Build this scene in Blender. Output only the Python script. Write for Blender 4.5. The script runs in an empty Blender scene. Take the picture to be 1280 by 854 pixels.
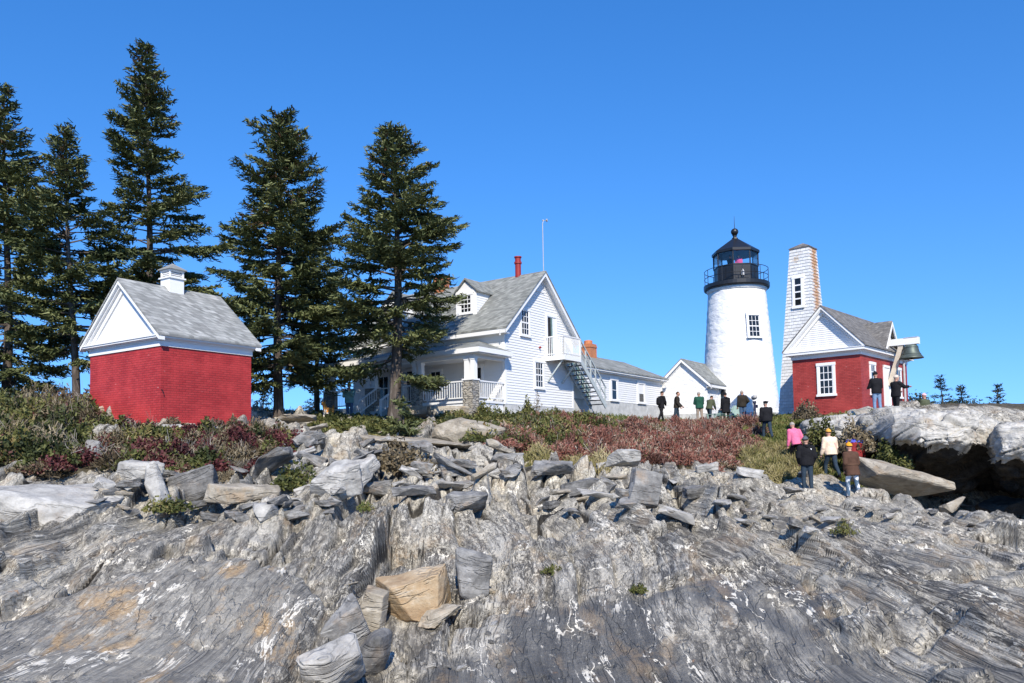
import bpy, bmesh, math, random
import numpy as np
from mathutils import Vector, Matrix
SC = bpy.context.scene
COL = SC.collection
RAD = math.radians
# ------------------------------------------------------------------ camera
F, CX, CY = 960.0, 640.0, 515.0
PITCH, ROLL = RAD(3.0), RAD(-1.0)
CAMROT = Matrix.Rotation(math.pi/2 + PITCH, 3, 'X') @ Matrix.Rotation(ROLL, 3, 'Z')
cd = bpy.data.cameras.new('camera'); cam = bpy.data.objects.new('camera', cd); COL.objects.link(cam)
cam.matrix_world = CAMROT.to_4x4()
cd.sensor_width = 36; cd.lens = 27; cd.shift_y = 88/1280; cd.clip_start = .1; cd.clip_end = 20000
SC.camera = cam
def P(px, py, D):
    d = CAMROT @ Vector(((px-CX)/F, -(py-CY)/F, -1)); return d*(D/d.y)
# ------------------------------------------------------------------ world
SUN_AZ, SUN_EL = RAD(5), RAD(39)      # sun behind the camera, a little to the right
sdir = Vector((math.sin(SUN_AZ)*math.cos(SUN_EL), -math.cos(SUN_AZ)*math.cos(SUN_EL), math.sin(SUN_EL)))
w = bpy.data.worlds.new('World'); SC.world = w; w.use_nodes = True
nt = w.node_tree; bg = nt.nodes['Background']; tc = nt.nodes.new('ShaderNodeTexCoord'); mpn = nt.nodes.new('ShaderNodeMapping'); mpn.vector_type = 'POINT'; sky = nt.nodes.new('ShaderNodeTexSky')
mpn.inputs['Scale'].default_value = (1, 1, .72); mpn.inputs['Location'].default_value = (0, 0, .13)
nt.links.new(tc.outputs['Generated'], mpn.inputs[0]); nt.links.new(mpn.outputs[0], sky.inputs[0])
sky.sky_type = 'NISHITA'; sky.sun_disc = False; sky.sun_elevation = SUN_EL
sky.sun_rotation = math.pi - SUN_AZ
sky.air_density = 1.0; sky.dust_density = 0.0; sky.ozone_density = 3.0; sky.altitude = 0
hs = nt.nodes.new('ShaderNodeHueSaturation'); hs.inputs['Saturation'].default_value = 1.3
mx = nt.nodes.new('ShaderNodeMix'); mx.data_type = 'RGBA'; mx.blend_type = 'MULTIPLY'; mx.inputs[0].default_value = 1; mx.inputs[7].default_value = (.88, .98, 1.18, 1)
nt.links.new(sky.outputs[0], hs.inputs['Color']); nt.links.new(hs.outputs[0], mx.inputs[6]); nt.links.new(mx.outputs[2], bg.inputs[0]); bg.inputs[1].default_value = .145
ld = bpy.data.lights.new('sun', 'SUN'); ld.energy = 5.0; ld.angle = RAD(.5); ld.color = (1, .93, .82)
sun = bpy.data.objects.new('sun', ld); COL.objects.link(sun)
sun.rotation_euler = sdir.to_track_quat('Z', 'Y').to_euler(); sun.location = (0, -20, 40)
SC.view_settings.view_transform = 'Standard'; SC.view_settings.look = 'None'
SC.view_settings.exposure = .34; SC.view_settings.gamma = 1
SC.cycles.max_bounces = 6; SC.cycles.transparent_max_bounces = 16
# ------------------------------------------------------------------ material helper
class NT:
    def __init__(s, name):
        s.m = bpy.data.materials.new(name); s.m.use_nodes = True
        s.t = s.m.node_tree; s.b = s.t.nodes['Principled BSDF']; s.out = s.t.nodes['Material Output']
    def n(s, typ, _p=None, **ins):
        nd = s.t.nodes.new('ShaderNode'+typ)
        for k, v in (_p or {}).items(): setattr(nd, k, v)
        for k, v in ins.items():
            key = int(k[1:]) if k[0] == 'i' and k[1:].isdigit() else k.replace('_', ' ')
            s.set(nd.inputs[key], v)
        return nd
    def set(s, sock, v):
        if isinstance(v, bpy.types.NodeSocket): s.t.links.new(v, sock)
        elif isinstance(v, bpy.types.Node): s.t.links.new(v.outputs[0], sock)
        else:
            if sock.type == 'RGBA' and len(v) == 3: v = (*v, 1)
            sock.default_value = v
    def math(s, op, a, b=0.0, c=None):
        nd = s.n('Math', dict(operation=op), i0=a, i1=b)
        if c is not None: s.set(nd.inputs[2], c)
        return nd.outputs[0]
    def ramp(s, fac, stops, mode='LINEAR'):
        nd = s.n('ValToRGB'); nd.color_ramp.interpolation = mode; e = nd.color_ramp.elements
        while len(e) < len(stops): e.new(.5)
        for k, (p, c) in enumerate(stops):
            e[k].position = p; e[k].color = (*c, 1) if len(c) == 3 else c
        s.set(nd.inputs[0], fac); return nd.outputs[0]
    def step(s, fac, a, b):
        nd = s.n('MapRange', dict(interpolation_type='SMOOTHSTEP'), i0=fac, i1=a, i2=b); return nd.outputs[0]
    def noise(s, vec, scale, detail=4, rough=.55, dist=0.0):
        nd = s.n('TexNoise', Vector=vec, Scale=scale, Detail=detail, Roughness=rough, Distortion=dist); return nd.outputs[0]
    def mix(s, fac, a, b, blend='MIX'):
        nd = s.n('Mix', dict(data_type='RGBA', blend_type=blend)); 
        s.set(nd.inputs[0], fac); s.set(nd.inputs[6], a); s.set(nd.inputs[7], b); return nd.outputs[2]
    def mapv(s, vec, sc=(1, 1, 1), loc=(0, 0, 0)):
        return s.n('Mapping', Vector=vec, Scale=sc, Location=loc).outputs[0]
    def attr(s, name): return s.n('Attribute', dict(attribute_name=name))
    def obj(s): return s.n('TexCoord').outputs['Object']
    def bump(s, h, strength=.5, dist=.02):
        nd = s.n('Bump', Strength=strength, Distance=dist, Height=h); s.set(s.b.inputs['Normal'], nd.outputs[0])
    def fin(s, col=None, rough=.6, spec=.4, **kw):
        if col is not None: s.set(s.b.inputs['Base Color'], col)
        s.set(s.b.inputs['Roughness'], rough); s.set(s.b.inputs['Specular IOR Level'], spec)
        for k, v in kw.items(): s.set(s.b.inputs[k.replace('_', ' ')], v)
        return s.m
G = lambda v: (v, v, v)
M = {}
def plain(name, col, rough=.6, var=.12, scale=6, spec=.3, bump=0, **kw):
    t = NT(name); o = t.obj(); nz = t.noise(o, scale, 5)
    lo = tuple(c*(1-var) for c in col); hi = tuple(min(.95, c*(1+var)) for c in col)
    c = t.ramp(nz, [(.3, lo), (.7, hi)])
    if bump: t.bump(t.noise(o, scale*6, 4), bump, .01)
    M[name] = t.fin(c, rough, spec, **kw); return M[name]
def geo_xyz(t):
    sp = t.n('SeparateXYZ', Vector=t.obj()); return sp.outputs
# painted boards
def mk_paint(name, col, dirt=(.62, .62, .58), amt=.35, bump=.1):
    t = NT(name); o = t.obj(); nz = t.noise(t.mapv(o, (1, 1, 4)), 2.5, 6, .65)
    c = t.mix(t.math('MULTIPLY', t.step(nz, .48, .75), amt), col, dirt)
    t.bump(t.noise(o, 30, 3), bump, .004); M[name] = t.fin(c, .5, .35)
mk_paint('white_paint', (.76, .755, .735)); mk_paint('trim_paint', (.80, .795, .775), amt=.15)
mk_paint('clapboard_paint', (.76, .755, .735), (.64, .64, .62), .3)
mk_paint('grey_paint', (.42, .46, .45), (.36, .38, .37))
# painted brick
def mk_brick(name, c1, c2, mort):
    t = NT(name); x, y, z = geo_xyz(t)
    v = t.n('CombineXYZ', X=t.math('ADD', x, y), Y=z).outputs[0]
    br = t.n('TexBrick', dict(offset=.5), Vector=v, Color1=c1, Color2=c2, Mortar=mort, Scale=1.0, Mortar_Size=.011, Mortar_Smooth=.4, Bias=0.0, Brick_Width=.22, Row_Height=.075)
    o = t.obj(); c = br.outputs[0]
    n1 = t.noise(o, 1.3, 5, .6); c = t.mix(t.math('MULTIPLY', t.step(n1, .4, .7), .5), c, tuple(k*1.35 for k in c2))
    n2 = t.noise(o, 9, 5, .7); c = t.mix(t.math('MULTIPLY', t.step(n2, .6, .8), .3), c, tuple(k*.6 for k in c1))
    n3 = t.noise(t.mapv(o, (1, 1, 2.5), (3, 1, 7)), 5, 3, .6)
    c = t.mix(t.math('MULTIPLY', t.step(n3, .70, .74), .55), c, (.62, .45, .42))
    t.bump(t.math('ADD', t.math('MULTIPLY', br.outputs[1], -1.0), t.math('MULTIPLY', n2, .6)), .6, .012)
    M[name] = t.fin(c, .6, .3)
mk_brick('red_painted_brick', (.35, .026, .028), (.43, .043, .042), (.24, .026, .027))
mk_brick('dull_red_brick', (.28, .032, .028), (.36, .052, .044), (.19, .030, .028))
mk_brick('chimney_brick', (.42, .13, .05), (.5, .18, .07), (.4, .22, .14))
# shingles
def mk_shingle(name, c1, c2, gap, bw=.28, rh=.11, stain=None, sa=.4):
    t = NT(name); x, y, z = geo_xyz(t)
    v = t.n('CombineXYZ', X=t.math('ADD', x, y), Y=z).outputs[0]
    br = t.n('TexBrick', dict(offset=.5, offset_frequency=2), Vector=v, Color1=c1, Color2=c2, Mortar=gap, Scale=1.0, Mortar_Size=.006, Mortar_Smooth=.2, Bias=0.0, Brick_Width=bw, Row_Height=rh)
    o = t.obj(); c = br.outputs[0]
    # second offset course gives tonal patches of whole shingles
    v2 = t.n('CombineXYZ', X=t.math('ADD', t.math('ADD', x, y), .07), Y=z).outputs[0]
    b2 = t.n('TexBrick', dict(offset=.37, offset_frequency=2), Vector=v2, Color1=G(.5), Color2=G(1.45), Mortar=G(.8), Scale=1.0, Mortar_Size=.003, Brick_Width=bw*.62, Row_Height=rh)
    c = t.mix(.7, c, b2.outputs[0], 'MULTIPLY')
    n1 = t.noise(o, 1.1, 5, .6); c = t.mix(t.math('MULTIPLY', t.step(n1, .45, .75), sa), c, stain or tuple(k*.7 for k in c1))
    c = t.mix(t.math('MULTIPLY', t.noise(o, 60, 2), .25), c, G(.2))
    t.bump(t.math('ADD', t.math('MULTIPLY', br.outputs[1], -1.0), t.math('MULTIPLY', t.noise(o, 40, 3), .5)), .5, .012)
    M[name] = t.fin(c, .85, .2)
mk_shingle('grey_asphalt_shingle', (.27, .275, .255), (.36, .36, .335), (.2, .2, .2))
mk_shingle('house_shingle', (.20, .21, .19), (.28, .285, .26), (.17, .175, .17), .3, .10)
mk_shingle('weathered_shingle', (.13, .12, .108), (.21, .195, .175), (.07, .07, .065), .2, .11, (.14, .14, .14))
# white-washed wooden shingle cladding of the square tower with rusty streaks
def mk_fogshingle():
    t = NT('white_cedar_shingle'); x, y, z = geo_xyz(t); o = t.obj()
    v = t.n('CombineXYZ', X=t.math('ADD', x, y), Y=z).outputs[0]
    br = t.n('TexBrick', dict(offset=.43), Vector=v, Color1=(.76, .755, .735), Color2=(.60, .60, .58), Mortar=(.50, .50, .48), Scale=1.0, Mortar_Size=.01, Mortar_Smooth=.3, Brick_Width=.24, Row_Height=.17)
    c = br.outputs[0]
    n1 = t.noise(t.mapv(o, (1, 1, 1.6)), 2.2, 6, .7); c = t.mix(t.math('MULTIPLY', t.step(n1, .45, .7), .55), c, (.52, .53, .52))
    # rust bleeding from the lightning strap on the right-hand face near the corner
    n2 = t.noise(t.mapv(o, (3, 3, 6)), 2.0, 6, .7)
    right = t.step(y, .42, .36)
    fx = t.math('SUBTRACT', 1.0, t.math('MULTIPLY', t.math('ABSOLUTE', t.math('SUBTRACT', x, .90)), 1.2))
    up = t.step(z, 4.6, 6.4)
    n4 = t.noise(t.mapv(o, (1.2, 1.2, 11)), 2.0, 4, .6)
    m = t.math('MULTIPLY', t.step(t.math('ADD', t.math('ADD', t.math('MULTIPLY', n2, .5), t.math('MULTIPLY', n4, .6)), t.math('MULTIPLY', fx, .30)), .68, .79), up)
    # and a small stain high on the left-hand face
    d = t.math('ADD', t.math('ABSOLUTE', t.math('SUBTRACT', y, .95)), t.math('ABSOLUTE', t.math('MULTIPLY', t.math('SUBTRACT', z, 8.62), .8)))
    m2 = t.step(t.math('ADD', n2, t.math('MULTIPLY', d, -.9)), .30, .46)
    c = t.mix(t.math('MULTIPLY', m, .85), c, (.42, .19, .055)); c = t.mix(t.math('MULTIPLY', m2, .7), c, (.38, .24, .09))
    t.bump(t.math('ADD', t.math('MULTIPLY', br.outputs[1], -1.0), t.math('MULTIPLY', n1, .5)), .6, .02)
    M['white_cedar_shingle'] = t.fin(c, .8, .2)
mk_fogshingle()
def mk_whitestone():
    t = NT('whitewashed_stone'); o = t.obj()
    n1 = t.noise(t.mapv(o, (1, 1, 1.8)), 2.6, 5, .6); n2 = t.noise(o, .7, 4, .6)
    c = t.mix(t.math('MULTIPLY', t.step(n1, .5, .75), .35), (.78, .775, .755), (.62, .615, .59))
    c = t.mix(t.math('MULTIPLY', t.step(n2, .5, .8), .25), c, (.72, .70, .64))
    t.bump(n1, .55, .12); M['whitewashed_stone'] = t.fin(c, .75, .2)
mk_whitestone()
plain('black_metal', (.012, .012, .013), .4, .2, spec=.5); plain('dark_green_paint', (.035, .10, .075), .5)
plain('teal_grey_paint', (.20, .30, .27), .55); plain('concrete', (.50, .50, .48), .8, .2, 3, bump=.3)
plain('bronze_patina', (.095, .115, .10), .5, .35, 3, Metallic=.4); plain('pale_timber', (.55, .48, .38), .6)
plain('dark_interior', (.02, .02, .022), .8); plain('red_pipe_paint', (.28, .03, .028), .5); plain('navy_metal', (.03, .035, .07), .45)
plain('pipe_grey', (.42, .42, .42), .5); plain('dark_louver', (.10, .105, .11), .7); plain('porch_shade_wood', (.55, .56, .55), .6)
t = NT('window_glass'); M['window_glass'] = t.fin((.012, .014, .016), .06, .5)
t = NT('lantern_glass'); tr = t.n('BsdfTransparent', Color=(.96, .98, .98)); gl = t.n('BsdfGlossy', Color=(.9, .9, .9), Roughness=.02)
ms = t.n('MixShader', i0=t.math('ADD', t.math('MULTIPLY', t.n('Fresnel', IOR=1.45).outputs[0], .7), .03), i1=tr, i2=gl); t.t.links.new(ms.outputs[0], t.out.inputs[0]); M['lantern_glass'] = t.m
def mk_fieldstone():
    t = NT('stacked_fieldstone'); o = t.obj(); vo = t.n('TexVoronoi', dict(feature='F1'), Vector=t.mapv(o, (4.0, 4.0, 12)), Scale=1.0)
    ve = t.n('TexVoronoi', dict(feature='DISTANCE_TO_EDGE'), Vector=t.mapv(o, (4.0, 4.0, 12)), Scale=1.0)
    c = t.ramp(t.n('SeparateXYZ', Vector=vo.outputs['Color']).outputs[0], [(0, (.30, .27, .22)), (.5, (.46, .42, .35)), (1, (.30, .29, .27))])
    c = t.mix(t.math('MULTIPLY', t.step(ve.outputs[0], .10, .02), .7), c, (.09, .082, .07)); t.bump(t.step(ve.outputs[0], .0, .15), .8, .05)
    M['stacked_fieldstone'] = t.fin(c, .85, .2)
mk_fieldstone()
# ------------------------------------------------------------------ mesh building
class MB:
    def __init__(s): s.v = []; s.f = []; s.mi = []; s.cur = 0
    def poly(s, pts):
        b = len(s.v); s.v += [tuple(p) for p in pts]; s.f.append(tuple(range(b, b+len(pts)))); s.mi.append(s.cur)
    def hexa(s, p):  # 8 corners: 4 bottom, 4 top
        b = len(s.v); s.v += [tuple(q) for q in p]
        for f in ((3, 2, 1, 0), (4, 5, 6, 7), (0, 1, 5, 4), (1, 2, 6, 5), (2, 3, 7, 6), (3, 0, 4, 7)):
            s.f.append(tuple(b+i for i in f)); s.mi.append(s.cur)
    def box(s, x0, x1, y0, y1, z0, z1):
        s.hexa([(x0, y0, z0), (x1, y0, z0), (x1, y1, z0), (x0, y1, z0), (x0, y0, z1), (x1, y0, z1), (x1, y1, z1), (x0, y1, z1)])
    def prism(s, pts, vec):
        b = len(s.v); n = len(pts); vec = Vector(vec)
        s.v += [tuple(p) for p in pts] + [tuple(Vector(p)+vec) for p in pts]
        s.f.append(tuple(range(b+n-1, b-1, -1))); s.f.append(tuple(range(b+n, b+2*n))); s.mi += [s.cur]*2
        for i in range(n):
            j = (i+1) % n; s.f.append((b+i, b+j, b+n+j, b+n+i)); s.mi.append(s.cur)
    def beam(s, p, q, wd, ht, up=(0, 0, 1)):
        p, q = Vector(p), Vector(q); d = (q-p).normalized(); r = d.cross(Vector(up))
        if r.length < 1e-4: r = d.cross(Vector((0, 1, 0)))
        r.normalize(); u = r.cross(d); r *= wd/2; u *= ht/2
        s.hexa([p-r-u, p+r-u, q+r-u, q-r-u, p-r+u, p+r+u, q+r+u, q-r+u])
    def tube(s, pts, rad, n=8, cap=True):
        pts = [Vector(p) for p in pts]; m = len(pts)
        if not hasattr(rad, '__len__'): rad = [rad]*m
        b = len(s.v); ref = None
        for i, p in enumerate(pts):
            d = (pts[min(i+1, m-1)]-pts[max(i-1, 0)]).normalized()
            if ref is None: ref = d.orthogonal().normalized()
            ref = (ref - d*ref.dot(d)); ref = ref.normalized() if ref.length > 1e-5 else d.orthogonal().normalized()
            bi = d.cross(ref)
            for k in range(n):
                a = 2*math.pi*k/n; s.v.append(tuple(p+(ref*math.cos(a)+bi*math.sin(a))*rad[i]))
        for i in range(m-1):
            for k in range(n):
                a = b+i*n+k; c = b+i*n+(k+1) % n; s.f.append((a, c, c+n, a+n)); s.mi.append(s.cur)
        if cap:
            s.f.append(tuple(b+k for k in range(n-1, -1, -1))); s.f.append(tuple(b+(m-1)*n+k for k in range(n))); s.mi += [s.cur]*2
    def lathe(s, prof, n=32, c=(0, 0, 0), ph=0.0, closed=True):
        b = len(s.v); c = Vector(c); m = len(prof)
        for r, z in prof:
            for k in range(n):
                a = 2*math.pi*k/n+ph; s.v.append((c.x+r*math.cos(a), c.y+r*math.sin(a), c.z+z))
        for i in range(m-1):
            for k in range(n):
                a = b+i*n+k; d = b+i*n+(k+1) % n; s.f.append((a, d, d+n, a+n)); s.mi.append(s.cur)
        if closed:
            s.f.append(tuple(b+k for k in range(n-1, -1, -1))); s.f.append(tuple(b+(m-1)*n+k for k in range(n))); s.mi += [s.cur]*2
    def torus(s, c, R, r, n=40, k=6):
        pts = [(c[0]+R*math.cos(2*math.pi*i/n), c[1]+R*math.sin(2*math.pi*i/n), c[2]) for i in range(n+1)]; s.tube(pts, r, k, False)
    def build(s, name, mat, parent=None, smooth=False, recalc=True):
        me = bpy.data.meshes.new(name); me.from_pydata(s.v, [], s.f)
        mats = mat if isinstance(mat, (list, tuple)) else [mat]
        for m_ in mats: me.materials.append(M[m_] if isinstance(m_, str) else m_)
        me.polygons.foreach_set('material_index', s.mi)
        if recalc:
            bm = bmesh.new(); bm.from_mesh(me); bmesh.ops.recalc_face_normals(bm, faces=bm.faces); bm.to_mesh(me); bm.free()
        if smooth: me.polygons.foreach_set('use_smooth', [True]*len(me.polygons))
        me.update(); return link(name, me, parent)
def link(name, me, parent=None):
    o = bpy.data.objects.new(name, me); COL.objects.link(o)
    if parent is not None: o.parent = parent
    return o
def tag(o, label=None, cat=None, group=None, kind=None):
    if label: o['label'] = label
    if cat: o['category'] = cat
    if group: o['group'] = group
    if kind: o['kind'] = kind
    return o
def empty(name, loc, rz=0.0, label=None, cat=None, group=None):
    o = bpy.data.objects.new(name, None); COL.objects.link(o); o.location = loc; o.rotation_euler = (0, 0, rz)
    o.empty_display_size = .3
    return tag(o, label, cat, group)
def fast_mesh(name, V, faces_n, idx, mat, parent=None, attrs=None, smooth=False):
    """V (n,3) float, faces all with faces_n corners, idx flat int array"""
    me = bpy.data.meshes.new(name); V = np.ascontiguousarray(V, dtype=np.float32); idx = np.ascontiguousarray(idx, dtype=np.int32).ravel()
    nf = len(idx)//faces_n
    me.vertices.add(len(V)); me.vertices.foreach_set('co', V.ravel())
    me.loops.add(len(idx)); me.loops.foreach_set('vertex_index', idx)
    me.polygons.add(nf); me.polygons.foreach_set('loop_start', np.arange(0, nf*faces_n, faces_n, dtype=np.int32))
    me.polygons.foreach_set('loop_total', np.full(nf, faces_n, dtype=np.int32))
    if smooth: me.polygons.foreach_set('use_smooth', np.ones(nf, dtype=bool))
    for k, (dom, typ, arr) in (attrs or {}).items():
        a = me.attributes.new(k, typ, dom); a.data.foreach_set('vector' if typ == 'FLOAT_VECTOR' else 'value', np.ascontiguousarray(arr, dtype=np.float32).ravel())
    for m_ in (mat if isinstance(mat, (list, tuple)) else [mat]): me.materials.append(M[m_] if isinstance(m_, str) else m_)
    me.update(calc_edges=True); me.validate()
    return link(name, me, parent)
# ------------------------------------------------------------------ numpy noise
def h2(ix, iy, seed):
    ix = ix.astype(np.int64); iy = iy.astype(np.int64)
    n = (ix*374761393 + iy*668265263 + seed*974634541) & 0xffffffff
    n = ((n ^ (n >> 13))*1274126177) & 0xffffffff
    n = ((n ^ (n >> 16))*2246822519) & 0xffffffff
    return ((n ^ (n >> 15)) & 0xffffff)/float(0xffffff)
def vn(x, y, seed):
    ix = np.floor(x); iy = np.floor(y); fx = x-ix; fy = y-iy
    u = fx*fx*fx*(fx*(fx*6-15)+10); v = fy*fy*fy*(fy*(fy*6-15)+10)
    def g(a, b):
        t_ = h2(ix+a, iy+b, seed)*2*np.pi; return np.cos(t_)*(fx-a)+np.sin(t_)*(fy-b)
    return ((g(0, 0)*(1-u)+g(1, 0)*u)*(1-v)+(g(0, 1)*(1-u)+g(1, 1)*u)*v)*1.4
def fbm(x, y, seed, o=4, lac=2.03, gain=.5):
    r = 0; a = 1
    for k in range(o): r = r+a*vn(x, y, seed+k*17); x = x*lac; y = y*lac; a *= gain
    return r
def sstep(a, b, x): t_ = np.clip((x-a)/(b-a), 0, 1); return t_*t_*(3-2*t_)
def voro(x, y, seed):
    """F1, F2 distance and cell hash"""
    ix = np.floor(x); iy = np.floor(y); f1 = np.full(x.shape, 9.); f2 = np.full(x.shape, 9.); cid = np.zeros(x.shape); cx = np.zeros(x.shape); cy = np.zeros(x.shape)
    for a in (-1, 0, 1):
        for b in (-1, 0, 1):
            jx = ix+a; jy = iy+b; qx = jx+.1+.8*h2(jx, jy, seed); qy = jy+.1+.8*h2(jx, jy, seed+5)
            d = np.hypot(qx-x, qy-y); hh = h2(jx, jy, seed+9)
            m = d < f1; f2 = np.where(m, f1, np.minimum(f2, d)); cid = np.where(m, hh, cid); cx = np.where(m, x-qx, cx); cy = np.where(m, y-qy, cy); f1 = np.where(m, d, f1)
    return f1, f2, cid, cx, cy
def inpoly(x, y, poly):
    r = np.zeros(np.shape(x), bool); n = len(poly)
    for i in range(n):
        x0, y0 = poly[i]; x1, y1 = poly[(i+1) % n]
        if y0 == y1: continue
        c = ((y0 > y) != (y1 > y)) & (x < (x1-x0)*(y-y0)/(y1-y0)+x0); r ^= c
    return r
def polydist(x, y, poly):
    """signed distance, positive inside"""
    d = np.full(np.shape(x), 1e9); n = len(poly)
    for i in range(n):
        x0, y0 = poly[i]; x1, y1 = poly[(i+1) % n]; ex, ey = x1-x0, y1-y0
        t_ = np.clip(((x-x0)*ex+(y-y0)*ey)/(ex*ex+ey*ey), 0, 1); d = np.minimum(d, np.hypot(x-x0-t_*ex, y-y0-t_*ey))
    return np.where(inpoly(x, y, poly), d, -d)
# ------------------------------------------------------------------ terrain
CTRL = [(0,854,8),(320,854,8.8),(640,854,9.2),(960,854,8.6),(1280,854,7.6),(-250,830,8),(1530,820,7.5),
(0,780,9.6),(200,745,10.6),(370,742,10.9),(640,765,11),(850,745,11),(1000,765,10.2),(1280,770,9.8),
(0,700,11.4),(150,684,12.4),(300,692,12.4),(450,697,12.8),(560,702,12.8),(640,692,13.1),(800,692,13),(1000,702,12.6),(1280,712,12.4),(-300,695,10.5),(1600,730,11.5),
(0,645,13.8),(150,648,14),(300,645,14.4),(450,645,15.4),(600,652,15.4),(750,648,16),(900,652,16.3),(1100,667,16.4),(1280,680,16.5),(-300,640,13),(1600,690,17),
(0,606,17),(150,604,17.5),(300,604,18),(420,604,18.5),(550,604,19.5),(680,604,20),(800,612,20.5),(920,620,22),(1010,621,24),(1100,642,22),(1280,650,23),(-300,600,17),(1600,660,23),
(0,568,20.5),(150,568,21),(300,568,21.5),(420,570,23),(550,567,24.5),(680,577,25),(800,577,26),(930,590,27),(1000,589,27),(1055,598,26),
(1130,632,27.5),(1280,638,27.5),(1500,640,27.5),
(0,540,24),(120,533,24),(200,533,24),(316,532,27),(420,532,31),(520,532,32),(620,527,33),(700,529,34),(800,532,38),(900,534,42),(960,558,32),(1000,548,32),
(437,520,37),(632,521,35),(560,520,36),(990,524,38),(1078,519,36),(1050,533,32.5),(1096,518,32.5),(1160,513,34),(1280,527,34),(1500,530,34),
(0,520,45),(300,522,45),(600,517,50),(750,520,44),(925,527,53),(1180,515,58),(1280,529,60),(1500,530,50),(-300,540,30),(-300,530,45)]
cp = np.array([P(*c) for c in CTRL])
extra = [(x, y, -1.62) for x in (-4, -1.5, 1.5, 4) for y in (1.2, 2.6)] + [(x, 95, -4.) for x in (-70, -35, 0, 35, 70)] + [(-60, 45, 1.), (60, 45, 0.), (-35, 15, -.5), (35, 15, -1.8)]
cp = np.vstack([cp, np.array(extra)])
def feat(x, y):
    yy = np.maximum(y, 1.0); return np.stack([1.35*np.arctan2(x, yy+.8), np.log(yy+.8)], -1)
cf = feat(cp[:, 0], cp[:, 1]); eps = .012
_A = np.sqrt(((cf[:, None]-cf[None])**2).sum(-1)+eps); n_ = len(cp)
_B = np.zeros((n_+3, n_+3)); _B[:n_, :n_] = _A; _B[:n_, n_] = 1; _B[:n_, n_+1:] = cf; _B[n_, :n_] = 1; _B[n_+1:, :n_] = cf.T
_W = np.linalg.solve(_B - np.diag([.003]*n_+[0]*3), np.r_[cp[:, 2], 0, 0, 0])
def zbase(x, y):
    x = np.asarray(x, float); y = np.asarray(y, float); sh = x.shape; f = feat(x.ravel(), y.ravel()); r = np.empty(len(f))
    for i in range(0, len(f), 40000):
        q = f[i:i+40000]; d = np.sqrt(((q[:, None, 0]-cf[None, :, 0])**2)+((q[:, None, 1]-cf[None, :, 1])**2)+eps)
        r[i:i+40000] = d@_W[:n_]+_W[n_]+q@_W[n_+1:]
    return r.reshape(sh)
# plan-view regions, written as (column, distance) and turned into ground polygons
def ground_poly(pts): return [((a-640)/960*d, d) for a, d in pts]
VEG = dict(
 red=[(610,27),(640,31),(660,34.0),(760,36),(830,40),(905,43),(945,38),(950,30),(915,27.6),(830,25.8),(740,25.2),(680,25.4)],
 green=[(405,28.3),(405,36),(470,34.5),(540,34),(548,30),(480,27.6)],
 green_b=[(545,31),(560,34.3),(640,34.3),(700,33),(700,28.5),(640,28)],
 thicket=[(-140,18.5),(-140,31),(60,30),(125,28),(112,24.3),(108,22),(70,19.6)],
 mixed=[(20,18.6),(100,23.3),(200,23.6),(305,25.6),(345,26),(385,23),(335,19.6),(200,18.8),(100,18.2)],
 grass=[(925,28),(935,44),(990,41),(1062,33.2),(1085,30.5),(1108,26.5),(1080,25.6),(1020,26.2),(955,26)])
VEGP = {k: ground_poly(v) for k, v in VEG.items()}
def base_hit(px, py):
    D = np.linspace(4, 40, 700); d = P(px, py, 1.0); k = np.nonzero(zbase(d.x*D, D) >= d.z*D)[0]; k = k[0] if len(k) else len(D)-1
    return (d.x*D[k], D[k])
def px_poly(pts): return [base_hit(*p) for p in pts]
SLAB_L = px_poly([(-200,960),(-180,830),(-20,800),(120,738),(215,722),(388,729),(412,762),(372,854),(330,960)])
DOME_C = px_poly([(440,960),(500,850),(565,790),(640,757),(800,742),(900,722),(1000,770),(1085,825),(1200,880),(1260,960)])
GULLY = px_poly([(400,900),(412,800),(440,745),(470,706),(560,700),(580,745),(560,790),(500,850),(450,900)])
CAVE = ground_poly([(1105,24.6),(1100,28.0),(1130,31),(1500,31),(1500,23.5),(1250,23.5)])
def veg_mask(x, y):
    jx = x+.55*fbm(x/1.3, y/1.3, 301, 3); jy = y+.7*fbm(x/1.3+9, y/1.3, 302, 3); out = {}
    patch = fbm(x/1.5, y/1.5, 777, 3)
    for k, pl in VEGP.items(): out[k] = polydist(jx, jy, pl) - (1.5*sstep(.0, -.3, patch) if k in ('mixed', 'green', 'green_b') else 0)
    return out
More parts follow.
